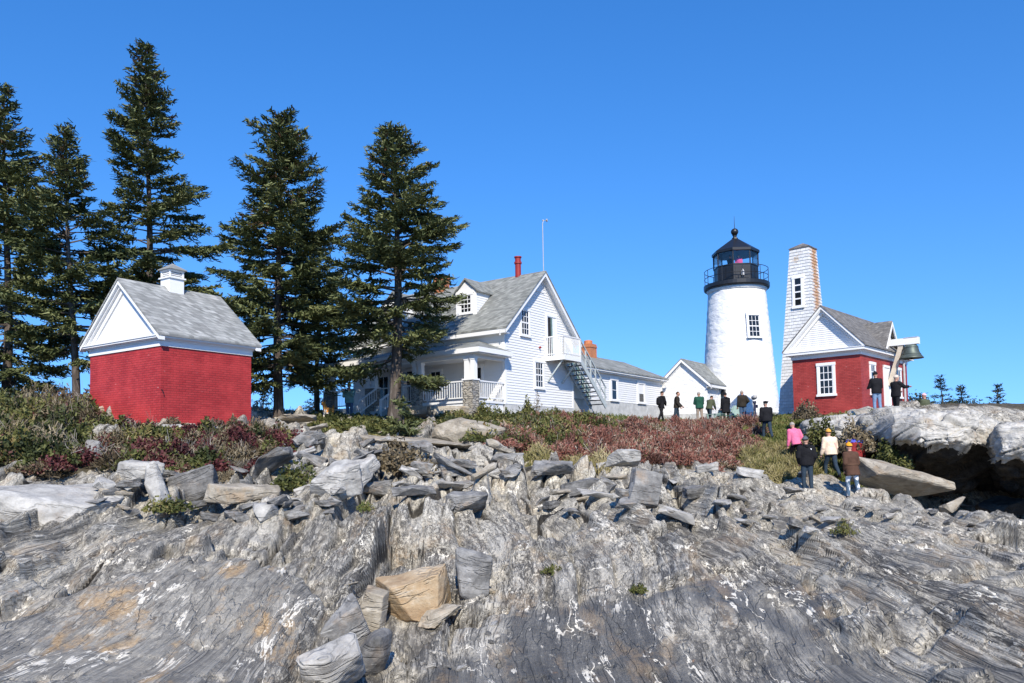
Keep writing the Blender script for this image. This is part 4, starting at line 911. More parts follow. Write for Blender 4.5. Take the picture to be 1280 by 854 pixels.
bl('tan_boulder', 'large tan wedge boulder behind the long thin slab below the porch', 585, 560, 2.7, 1.8, 1.15, -8, 10, 16, 'tan_rock', 34, D=27.6, sink=.05, n=18)
bl('white_boulder', 'rounded white boulder left of the brown bush at the top of the rocks', 415, 612, 1.15, .95, .75, 25, 8, -8, 'pale_rock', 41, n=20, sink=.3, amp=.03)
bl('white_boulder', 'white wedge rising right behind the rounded white boulder', 448, 598, 1.2, .8, .6, 30, 8, -22, 'pale_rock', 47, sink=.35, amp=.03)
bl('striped_block', 'pale striped square block on top of the rubble by the red heath', 781, 586, 1.05, .7, .52, 6, 4, 2, 'pale_rock', 51, sink=.0, n=22)
bl('striped_block', 'grey striped block tilted on end below the pale square block', 808, 630, .66, .5, .74, 12, -12, 16, 'grey_rock', 52, sink=.12, n=18)
bl('pale_slab', 'thin white stone standing alone among dry grass at the heath edge', 716, 570, .75, .4, .22, -5, 0, 3, 'pale_rock', 61, sink=.0)
bl('pale_slab', 'white slab half hidden in red heath near the climbing people', 938, 597, .85, .5, .26, 8, 4, 10, 'pale_rock', 62, sink=0)
bl('pale_slab', 'pale flat stone in the heath behind the rubble pile', 886, 590, .8, .5, .26, -14, 4, -12, 'pale_rock', 63, sink=0)
bl('layered_slab', 'broad pale layered slab at the left edge of the picture', 45, 652, 2.5, 2.0, .62, -6, 8, 10, 'pale_rock', 71, D=14.2, sink=.05, n=22)
bl('white_plank', 'white plank-shaped stone leaning below the red bushes', 190, 632, .42, .4, .95, 10, -22, -20, 'pale_rock', 81, sink=.08, n=18)
bl('white_stone', 'white stone lying behind the leaning plank-shaped stone', 172, 612, 1.0, .6, .42, 4, 0, 4, 'pale_rock', 82, sink=.05)
bl('dark_boulder', 'dark layered boulder between the white stones and the red bushes', 238, 625, 1.25, .8, .75, 15, 0, -18, 'dark_rock', 85, n=20)
bl('flat_rock', 'flat tan and grey rock lying under the green juniper', 300, 640, 1.5, .8, .36, 4, 5, 4, 'tan_rock', 88, sink=.05)
bl('white_stone', 'knobbly white stone beside the right end of the tan rock', 328, 652, .5, .4, .36, 0, 0, 0, 'pale_rock', 89, n=24)
bl('orange_boulder', 'orange-brown square boulder sitting in the gully of grey rock', 514, 776, 1.2, .9, .80, -8, 10, -10, 'rust_rock', 94, sink=.2, n=22, cuts=4, amp=.014)
bl('grey_block', 'upright pale grey block right of the orange boulder', 588, 745, .66, .6, .9, 14, 6, 6, 'grey_rock', 195, sink=.3, n=17, cuts=4, amp=.014)
bl('tan_flake', 'flat yellowish flake wedged under the orange boulder', 550, 782, .72, .45, .2, 10, 8, -16, 'tan_rock', 96, sink=.1, cuts=4)
bl('brown_block', 'brown upright block left of the orange boulder', 464, 790, .42, .45, .72, -10, 8, 10, 'tan_rock', 197, sink=.25, n=15, cuts=4, amp=.014)
bl('brown_boulder', 'brown-grey boulder at the bottom of the gully', 458, 846, .56, .5, .85, 22, 10, 14, 'dark_rock', 199, sink=.3, n=15, cuts=4, amp=.014)
bl('pale_block', 'pale cracked block at the left rim of the gully', 424, 805, .74, .6, .75, 18, 16, -18, 'grey_rock', 1100, sink=.35, n=16, cuts=4, amp=.014)
bl('pale_block', 'cream coloured stone at the foot of the pale cracked block', 412, 852, .8, .6, .7, 30, 12, -20, 'pale_rock', 1101, sink=.42, n=16, cuts=4, amp=.014)
bl('step_stone', 'pale flat slab on the crest right of the red building', 366, 530, 1.6, 1.2, .42, 0, 4, 4, 'tan_rock', 111, D=28, sink=.1)
bl('step_stone', 'low broad slab nearest the front of the red building\'s right corner', 330, 548, 1.9, 1.0, .40, 4, 6, -4, 'tan_rock', 112, D=25.6, sink=.1)
bl('step_stone', 'pale slab tipped down to the right beside the crest slabs', 400, 556, 1.6, 1.0, .34, -4, 8, 12, 'tan_rock', 113, D=26, sink=0)
bl('entrance_rock', 'long tan rock lying along the foot of the porch', 560, 522, 2.2, 1.0, .62, -10, 0, 2, 'tan_rock', 121, D=33.2, sink=.1)
bl('entrance_rock', 'tan rock in front of the porch steps behind the spruce trunk', 505, 521, 2.2, .9, .6, -6, 0, 2, 'tan_rock', 122, D=34.4, sink=.1)
bl('vertical_block', 'dark square-cut block of bedrock above the long crack', 583, 638, .95, .7, .55, 2, 6, 2, 'grey_rock', 131, sink=.4, n=20)
bl('vertical_block', 'dark layered block in the middle of the rubble with black gaps under it', 728, 620, 1.1, .7, .42, -4, 8, -6, 'dark_rock', 132, sink=.15, n=18)
bl('overhang_block', 'grey layered block roofing a black gap below the dry grass', 690, 598, 1.2, .8, .34, 4, 6, 2, 'grey_rock', 133, sink=-.25, n=22)
bl('foundation_stone', 'pale foundation stone under the front corner of the red oil house', 214, 541, .9, .5, .32, 20, 0, 0, 'pale_rock', 141, D=23.2, sink=.1)
bl('foundation_stone', 'white foundation stone under the right half of the red oil house', 258, 545, .8, .5, .34, 20, 0, 0, 'pale_rock', 142, D=23.4, sink=.1)
bl('shale_stack', 'stack of grey shale showing between bushes left of the red building', 118, 590, .8, .6, 1.1, 20, 0, 6, 'grey_rock', 143, D=20.5, sink=.2, n=22)
bl('paving_stone', 'flat sandy stone at the foot of the viewing telescope', 1, 1, 1.8, .9, .2, 0, 0, 0, 'tan_rock', 144, D=40, sink=0).location = P(946, 529, 41)
o_ = bl('stepping_rock', 'grey rock behind the leaning slab that the person in blue and maroon stands on', 1, 1, 1.3, .9, .9, 10, 0, 0, 'grey_rock', 151, D=30, n=20); q_ = P(1070, 604, 26.3); o_.location = (q_.x, q_.y, q_.z-.43)
# rubble: copies of a few angular stones
RUB = [rock_mesh('rubble_rock', 200+k, *dm, 14, .6, mt, 2, .03) for k, (dm, mt) in enumerate([((1, .7, .4), 'grey_rock'), ((1, .6, .6), 'grey_rock'), ((1, .8, .28), 'pale_rock'), ((.9, .7, .5), 'dark_rock'), ((1, .5, .35), 'tan_rock'), ((.8, .6, .7), 'grey_rock'), ((1, .75, .3), 'grey_rock'), ((.9, .6, .45), 'pale_rock')])]
rg = random.Random(5)
def rub(px, py, s, label, group):
    o = link('rubble_rock', rg.choice(RUB)); p = hit(px, py); o.location = (p.x, p.y, p.z+s*.05); o.scale = (s*rg.uniform(.8, 1.4), s*rg.uniform(.8, 1.1), s*rg.uniform(.45, .9)); o.rotation_euler = (RAD(rg.gauss(8, 10)), RAD(rg.gauss(-6 if px < 640 else 8, 12)), rg.gauss(.1, .5)+rg.choice((0, 3.14))); tag(o, label, 'rock', group)
for k in range(50):
    px = rg.gauss(690, 150); py = 600+rg.uniform(-24, 38)+max(0, (px-640)/260)*12
    rub(px, py, rg.uniform(.28, .85), 'loose angular rock in the rubble below the heath', 'loose rubble rocks below the heath')
for k in range(45):
    px = rg.uniform(110, 480); py = rg.uniform(598, 650)
    rub(px, py, rg.uniform(.22, .6), 'loose stone in the broken rock below the red building', 'loose stones below the red building')
for k in range(38):
    px = rg.uniform(330, 640); py = rg.uniform(545, 600)
    rub(px, py, rg.uniform(.35, 1.1), 'pale loose stone on the rocky rise below the porch', 'pale stones on the rise below the porch')
for k in range(28):
    px = rg.uniform(930, 1230); py = rg.uniform(632, 668)
    rub(px, py, rg.uniform(.22, .55), 'loose stone on the flat rock before the dark overhang', 'loose stones before the overhang')
for k in range(22):
    px = rg.uniform(425, 620); py = rg.uniform(715, 850)
    rub(px, py, rg.uniform(.10, .24), 'small loose stone in the gully around the orange boulder', 'small stones in the gully')
# overhanging white ledges: a wavy profile swept along the cliff
def catmull(pts, m):
    pts = np.asarray(pts, float); n = len(pts); out = []
    for i in range(n-1):
        p0, p1, p2, p3 = pts[max(i-1, 0)], pts[i], pts[i+1], pts[min(i+2, n-1)]
        t_ = np.linspace(0, 1, m, endpoint=False)[:, None]
        out.append(.5*((2*p1)+(-p0+p2)*t_+(2*p0-5*p1+4*p2-p3)*t_**2+(-p0+3*p1-3*p2+p3)*t_**3))
    return np.vstack(out+[pts[-1:]])
def ledge(name, label, cols, seed, ncol=170, endk=.055, mat='ledge_rock', m=14):
    """cols: (column, top row, lip row, front distance, back distance, underside drop, underside run)"""
    cols = np.array(cols, float); q = np.linspace(cols[0, 0], cols[-1, 0], ncol); rings = []
    C = [np.interp(q, cols[:, 0], cols[:, k]) for k in range(1, 7)]
    for i in range(ncol):
        px = q[i]; yt, yl, Df, Db, dr, run = [c[i] for c in C]
        zt_ = P(px, yt, Df+1.2).z; zl = P(px, yl, Df).z
        pr = [(Db, zl-dr), (Db, zt_-.15), (Df+2.6, zt_-.02), (Df+1.2, zt_), (Df+.42, zt_-.16*(zt_-zl)-.03), (Df+.06, zt_-.5*(zt_-zl)), (Df, zl+.12*(zt_-zl)), (Df+.22, zl-.02), (Df+run*.35, zl-dr*.30), (Df+run*.7, zl-dr*.65), (Df+run, zl-dr), (Db, zl-dr)]
        pr = catmull(pr, m); a = (px-640)/960; X = a*pr[:, 0]
        e = min(i, ncol-1-i)/(ncol-1)/endk
        if e < 1:
            s = math.sqrt(max(0, 1-(1-e)**2)); c = pr.mean(0); c[1] = pr[:, 1].max()*.4+pr[:, 1].min()*.6; pr = c+(pr-c)*max(s, .02); 
        rings.append(np.stack([a*pr[:, 0], pr[:, 0], pr[:, 1]], -1))
    Vv = np.stack(rings); nc, npf, _ = Vv.shape
    # displacement along approximate normals
    du = np.gradient(Vv, axis=0); dv = np.gradient(Vv, axis=1); nn = np.cross(dv, du); nn /= np.maximum(np.linalg.norm(nn, axis=-1, keepdims=True), 1e-6)
    x, y, z = Vv[..., 0], Vv[..., 1], Vv[..., 2]; A = x*1.0+y*.35; B = z*1.3+y*.7
    f1, f2, cid, _, _ = voro(A*.9+seed, B*1.1, seed)
    d = .13*fbm(A*.7+seed, B*.8, seed+1, 4) + .08*fbm(A*2.3, B*2.6, seed+2, 4) + (cid-.5)*.16 - .16*np.exp(-((f2-f1)/.06)**2)*(cid > .25) + .03*fbm(A*7, B*8, seed+3, 3)
    under = sstep(.2, -.4, nn[..., 2]*np.sign(nn[nc//2, 3*m, 2])); d = d*(1+.6*under)
    sg = np.sign(nn[nc//2, 3*m, 2]); Vv = Vv+nn*sg*d[..., None]
    Vv[:, -1] = Vv[:, 0]
    i_ = np.arange(nc-1)[:, None]*npf+np.arange(npf-1)[None]; i_ = i_.ravel(); f = np.stack([i_, i_+1, i_+npf+1, i_+npf], -1)
    o = fast_mesh(name, Vv.reshape(-1, 3), 4, f, [mat, 'dark_schist']); tag(o, label, 'ledge')  # dark_schist: overhang shade painted as near-black rock
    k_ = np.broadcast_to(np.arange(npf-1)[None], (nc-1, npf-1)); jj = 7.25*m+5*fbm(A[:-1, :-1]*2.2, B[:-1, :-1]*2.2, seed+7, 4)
    o.data.polygons.foreach_set('material_index', (k_ > jj).astype(np.int32).ravel()); return o  # faces past the lip get the dark colour, painting shade under the overhang
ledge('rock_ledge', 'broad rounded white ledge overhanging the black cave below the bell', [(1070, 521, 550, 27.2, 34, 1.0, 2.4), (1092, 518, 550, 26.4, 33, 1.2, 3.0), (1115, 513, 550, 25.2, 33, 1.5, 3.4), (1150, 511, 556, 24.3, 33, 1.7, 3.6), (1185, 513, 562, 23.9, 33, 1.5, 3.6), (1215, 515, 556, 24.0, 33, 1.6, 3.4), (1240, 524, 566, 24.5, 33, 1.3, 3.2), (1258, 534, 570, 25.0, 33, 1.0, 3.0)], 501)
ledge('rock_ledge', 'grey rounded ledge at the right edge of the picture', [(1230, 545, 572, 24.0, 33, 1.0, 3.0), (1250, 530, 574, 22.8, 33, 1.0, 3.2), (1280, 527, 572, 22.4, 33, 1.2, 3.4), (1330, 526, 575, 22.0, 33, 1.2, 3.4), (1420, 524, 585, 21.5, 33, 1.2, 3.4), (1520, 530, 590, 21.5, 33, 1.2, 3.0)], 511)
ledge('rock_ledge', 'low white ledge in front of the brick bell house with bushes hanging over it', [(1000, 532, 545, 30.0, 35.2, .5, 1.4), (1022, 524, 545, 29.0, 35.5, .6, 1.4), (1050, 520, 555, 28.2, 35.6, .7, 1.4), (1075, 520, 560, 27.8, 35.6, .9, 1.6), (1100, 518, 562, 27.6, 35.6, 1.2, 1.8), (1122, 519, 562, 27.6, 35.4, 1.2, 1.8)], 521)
boulder('cave_boulder', 'dark boulder in the shade at the mouth of the cave', 1258, 640, 1.5, 1.2, .5, 20, 6, -8, 'dark_schist', 531, D=24.8, n=34, sink=.3)  # dark_schist: the overhang's shade painted into the rock colour
# ------------------------------------------------------------------ plants
def mk_leaf(name, stops, trans=.0, rough=.6):
    t = NT(name); r = t.attr('rnd').outputs['Fac']; c = t.ramp(r, stops); t.fin(c, rough, .25); M[name] = t.m
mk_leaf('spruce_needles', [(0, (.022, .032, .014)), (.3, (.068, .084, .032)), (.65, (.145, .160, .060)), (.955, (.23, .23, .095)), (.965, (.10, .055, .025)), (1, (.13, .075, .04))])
mk_leaf('far_spruce_needles', [(0, (.014, .022, .014)), (.5, (.026, .036, .020)), (1, (.050, .058, .03))])
mk_leaf('heath_foliage', [(0, (.08, .038, .028)), (.25, (.185, .082, .060)), (.45, (.255, .130, .092)), (.6, (.21, .052, .040)), (.75, (.31, .21, .15)), (.9, (.36, .30, .23)), (1, (.10, .09, .03))])
mk_leaf('green_foliage', [(0, (.022, .030, .010)), (.35, (.060, .070, .020)), (.65, (.115, .118, .032)), (.85, (.17, .16, .055)), (.95, (.14, .09, .035)), (1, (.20, .17, .06))])
mk_leaf('crimson_foliage', [(0, (.030, .010, .010)), (.35, (.075, .021, .022)), (.6, (.12, .032, .034)), (.8, (.13, .075, .05)), (.92, (.18, .13, .08)), (1, (.08, .08, .03))])
mk_leaf('brown_foliage', [(0, (.045, .034, .020)), (.4, (.115, .088, .050)), (.7, (.19, .15, .09)), (1, (.29, .25, .17))])
mk_leaf('bare_twig_bark', [(0, (.10, .08, .065)), (.5, (.22, .19, .16)), (1, (.36, .33, .29))])
mk_leaf('grass_blades', [(0, (.045, .060, .014)), (.4, (.10, .12, .026)), (.6, (.18, .16, .055)), (.85, (.30, .25, .12)), (1, (.38, .32, .18))])
t = NT('spruce_bark'); o = t.obj(); n1 = t.noise(t.mapv(o, (7, 7, 1.6)), 1.0, 5, .65); c = t.ramp(n1, [(.3, (.035, .028, .023)), (.55, (.11, .09, .075)), (.75, (.24, .215, .19))]); t.bump(n1, .9, .05); M['spruce_bark'] = t.fin(c, .9, .1)
plain('twig_bark', (.13, .105, .085), .9, .3)
plain('dead_twig', (.24, .21, .18), .9, .25)
def quads(C, A, B):
    """centres and two half-axis vectors -> vertices"""
    return np.stack([C-A-B, C+A-B, C+A+B, C-A+B], 1).reshape(-1, 3)
def rnd_dirs(rs, n, up=0.0):
    d = rs.normal(size=(n, 3)); d[:, 2] += up; return d/np.linalg.norm(d, axis=1, keepdims=True)
def leaf_mesh(name, C, rs, ln, wd, rnd, mat, parent=None, up=.0, axis=None):
    n = len(C); a = rnd_dirs(rs, n, up) if axis is None else axis; b = np.cross(a, rnd_dirs(rs, n)); b /= np.maximum(np.linalg.norm(b, axis=1, keepdims=True), 1e-6)
    s = rs.uniform(.6, 1.25, n)[:, None]; Vq = quads(C, a*ln/2*s, b*wd/2*s)
    return fast_mesh(name, Vq, 4, np.arange(n*4), mat, parent, dict(rnd=('FACE', 'FLOAT', np.clip(rnd, 0, 1))))
def clump(rs, c, R, H, n, z0):
    """points through an uneven mound"""
    th = rs.uniform(0, 2*np.pi, n); ph = np.sqrt(rs.uniform(0, 1, n)); lob = 1+.28*np.sin(th*3+c[0]*9)+.18*np.sin(th*5+c[1]*7)
    r = R*ph*lob; top = H*np.clip(1-(ph*.92)**2.2, .08, 1)*(1+.3*np.sin(th*2+c[0]*5)); z = top*(rs.uniform(0, 1, n)**.45)
    return np.stack([c[0]+r*np.cos(th), c[1]+r*np.sin(th), z0+z], -1)
def scatter(rs, poly, n):
    xs = [p[0] for p in poly]; ys = [p[1] for p in poly]; out = np.zeros((0, 2))
    while len(out) < n:
        q = np.stack([rs.uniform(min(xs), max(xs), n*3), rs.uniform(min(ys), max(ys), n*3)], -1); jx = q[:, 0]+.5*fbm(q[:, 0]/1.3, q[:, 1]/1.3, 301, 3)
        out = np.vstack([out, q[inpoly(jx, q[:, 1], poly)]])
    return out[:n]
def key_scatter(rs, key, n):
    pl = VEGP[key]; out = np.zeros((0, 2))
    while len(out) < n:
        q = scatter(rs, pl, n*2); out = np.vstack([out, q[veg_mask(q[:, 0], q[:, 1])[key] > -.05]])
    return out[:n]
def heath(name, poly, ncl, per, R, H, mat, seed, ln, wd, up, label, hmod=None, shade=.35):
    rs = np.random.RandomState(seed); c = key_scatter(rs, poly, ncl) if isinstance(poly, str) else scatter(rs, poly, ncl); z = terrain(c[:, 0], c[:, 1], False); Cs, Rn, Ax = [], [], []
    for k in range(ncl):
        f = rs.uniform(.6, 1.3); hh = H*rs.uniform(.5, 1.35)*(1+.35*fbm(np.array([c[k, 0]/2.2]), np.array([c[k, 1]/2.2]), seed, 2)[0])
        if hmod: hh *= hmod(c[k])
        n = int(per*f*f); p = clump(rs, c[k], R*f, hh, n, z[k]-.06); Cs.append(p)
        base = rs.uniform(.15, .85)+.35*fbm(np.array([c[k, 0]/1.8]), np.array([c[k, 1]/1.8]), seed+3, 2)[0]
        Rn.append(np.clip(base+rs.normal(0, .17, n), 0, 1))
        out = p-np.array([c[k, 0], c[k, 1], z[k]+hh*.2]); out /= np.linalg.norm(out, axis=1, keepdims=True)+1e-6; Ax.append(out)
    C = np.vstack(Cs); A = np.vstack(Ax)*.7+rnd_dirs(rs, len(C), up)*.9; A /= np.linalg.norm(A, axis=1, keepdims=True)
    o = leaf_mesh(name, C, rs, ln, wd, np.concatenate(Rn), mat, axis=A); o['kind'] = 'stuff'; o['label'] = label; return o
heath('red_heath', 'red', 340, 620, .55, .43, 'heath_foliage', 601, .15, .028, .8, 'mass of reddish brown huckleberry heath on the slope before the house')
heath('green_heath', 'green_b', 70, 560, .5, .42, 'green_foliage', 622, .10, .045, .4, 'green bayberry around the tan wedge boulder')
heath('green_heath', 'green', 90, 560, .5, .30, 'green_foliage', 602, .10, .045, .4, 'low dark green bayberry below the porch')
heath('green_heath', ground_poly([(590, 27.5), (640, 34.0), (740, 36), (800, 33), (720, 27), (660, 26.5)]), 70, 560, .5, .50, 'green_foliage', 603, .10, .045, .4, 'green patches among the red heath before the gable wall')
heath('green_thicket', 'thicket', 175, 640, .6, .70, 'green_foliage', 604, .11, .05, .4, 'tall green and brown thicket left of the red building')
heath('brown_thicket', 'thicket', 70, 600, .55, .74, 'brown_foliage', 605, .16, .025, .9, 'brown twiggy growth in the thicket')
heath('crimson_bushes', 'mixed', 80, 560, .42, .42, 'crimson_foliage', 606, .08, .045, .3, 'crimson low bushes at the foot of the red building')
heath('green_undergrowth', 'mixed', 55, 520, .42, .44, 'green_foliage', 607, .09, .045, .4, 'green and olive undergrowth at the foot of the red building')
heath('brown_undergrowth', 'mixed', 52, 460, .42, .38, 'brown_foliage', 608, .15, .024, .9, 'brown twigs at the foot of the red building')
heath('crimson_bushes', 'thicket', 26, 560, .5, .60, 'crimson_foliage', 641, .08, .045, .3, 'crimson bushes in the thicket at the left edge')
heath('bare_twigs', 'thicket', 40, 55, .6, .9, 'bare_twig_bark', 631, .42, .011, 1.6, 'bare grey twigs standing up through the thicket')
heath('bare_twigs', 'mixed', 30, 50, .45, .55, 'bare_twig_bark', 632, .34, .010, 1.6, 'bare grey twigs among the crimson bushes')
heath('bare_twigs', 'red', 70, 50, .6, .55, 'bare_twig_bark', 633, .30, .010, 1.6, 'bare grey twigs through the red heath')
# grass
rs = np.random.RandomState(611)
def grass(name, poly, n, h, wd, seed, lo, hi, label):
    rs = np.random.RandomState(seed); c = scatter(rs, poly, n); z = terrain(c[:, 0], c[:, 1], False); hh = h*rs.uniform(.5, 1.3, n)*(1+.6*fbm(c[:, 0]/.7, c[:, 1]/.7, seed, 2))
    a = rnd_dirs(rs, n, 1.6); C = np.stack([c[:, 0], c[:, 1], z+hh*.4], -1); side = np.cross(a, rnd_dirs(rs, n)); side /= np.linalg.norm(side, axis=1, keepdims=True)
    Vq = quads(C, side*wd/2, a*(hh/2)[:, None]); r = np.clip(lo+(hi-lo)*(.5+.6*fbm(c[:, 0]/1.2, c[:, 1]/1.6, seed+1, 3))+rs.normal(0, .1, n), 0, 1)
    o = fast_mesh(name, Vq, 4, np.arange(n*4), 'grass_blades', None, dict(rnd=('FACE', 'FLOAT', r))); o['kind'] = 'stuff'; o['label'] = label
grass('grass', VEGP['grass'], 52000, .20, .022, 612, .05, .75, 'green and straw coloured grass on the slope the people climb')
grass('dry_grass', ground_poly([(925, 26.5), (935, 31), (1000, 30), (1040, 27.5), (1010, 25.8), (960, 25.5)]), 16000, .42, .02, 613, .45, 1.0, 'tall dry yellow grass beside the red heath')
grass('crest_grass', ground_poly([(-40, 33), (-40, 44), (1000, 52), (1000, 42), (800, 41), (620, 36.5), (420, 38), (200, 31)]), 30000, .22, .03, 614, .05, .6, 'grass on the crest around the buildings')
grass('dry_grass_tufts', ground_poly([(640, 24.2), (640, 25.8), (760, 25.6), (760, 24.4)]), 3500, .34, .018, 615, .5, 1.0, 'dry grass tufts at the lower edge of the heath')
# single shrubs
def shrub(name, label, px, py, R, H, mats, seed, n=900, ln=.10, wd=.045, up=.4, D=None, lobes=4):
    p = hit(px, py) if D is None else P(px, py, D); p.z = min(p.z, zt(p.x, p.y)+.05) if D is None else p.z
    S = empty(name, p, 0, label, 'shrub'); rs = np.random.RandomState(seed); C = []; B = []
    m = MB()
    for k in range(lobes):
        a = rs.uniform(0, 6.28); q = R*.5*rs.uniform(.3, 1); c = np.array([q*math.cos(a), q*math.sin(a)]); hh = H*rs.uniform(.65, 1.1)
        pts = clump(rs, c, R*rs.uniform(.45, .7), hh, n//lobes, 0); C.append(pts); B.append(np.full(len(pts), rs.uniform(.25, .75)))
        for j in range(3):
            e = pts[rs.randint(len(pts))]; m.tube([(0, 0, -.1), (e[0]*.5, e[1]*.5, e[2]*.55), tuple(e)], [.02, .014, .005], 5)
    m.build('stems', 'twig_bark', S); C = np.vstack(C); B = np.concatenate(B)+rs.normal(0, .16, len(C))
    leaf_mesh('foliage', C, rs, ln, wd, B, mats, S, up); return S
shrub('shrub', 'olive and brown bush right of the rounded white boulder', 498, 600, .85, .85, 'brown_foliage', 701, 1500, .09, .05)
shrub('shrub', 'bright green bush at the right end of the bushes under the red building', 368, 612, .55, .55, 'green_foliage', 702)
shrub('juniper', 'small dark green juniper growing between rocks below the white stones', 205, 650, .5, .28, 'green_foliage', 703, 1000, .07, .03)
shrub('shrub', 'tall brown bush against the left corner of the brick bell house', 1012, 524, .8, .75, 'brown_foliage', 704, 1200, D=33.5)
shrub('shrub', 'dark green bush hanging over the low white ledge behind the people', 1028, 556, .75, .9, 'green_foliage', 705, 1300, D=27.8)
shrub('shrub', 'brown and olive bush on the ledge above the reaching person', 1076, 566, .95, 1.15, 'brown_foliage', 706, 2000, D=26.6)
shrub('shrub', 'yellow-green bush at the left end of the dark overhang', 1106, 586, .75, .85, 'green_foliage', 707, 1400, D=25.6)
shrub('shrub', 'small green plant at the mouth of the cave', 1128, 588, .35, .4, 'green_foliage', 708, 400, D=25.0)
shrub('dead_weed', 'thin brown weed standing before the white gable wall', 671, 521, .25, 1.1, 'brown_foliage', 709, 140, .14, .02, D=33.8)
shrub('shrub', 'green bush rising before the left corner of the gable wall', 657, 523, .4, .8, 'green_foliage', 710, 700, D=33.0)
shrub('shrub', 'dark green bush growing up against the stone pier at the porch corner', 606, 528, .8, .75, 'green_foliage', 712, 1300, D=32.6)
shrub('shrub', 'green bush below the porch railing beside the stone pier', 560, 530, .8, .5, 'green_foliage', 713, 1200, D=32.8)
shrub('grass_tuft', 'dry tuft at the feet of the person in blue jeans on the ledge', 1094, 524, .35, .32, 'grass_blades', 711, 500, .25, .015, 1.5, D=30.4)
for i, (px, py, R, lb) in enumerate([(690, 719, .16, 'small green tuft in a crack in the middle of the bare rock'), (797, 741, .12, 'tiny green tuft in a crack above the dark dome'), (1055, 668, .3, 'olive tuft growing in a cleft of the right-hand rock'), (455, 640, .22, 'straw tuft in a crack under the brown bush')]):
    shrub('crack_tuft', lb, px, py, R, R*.8, 'grass_blades' if i > 2 else 'green_foliage', 720+i, 300, .06, .015, 1.0)
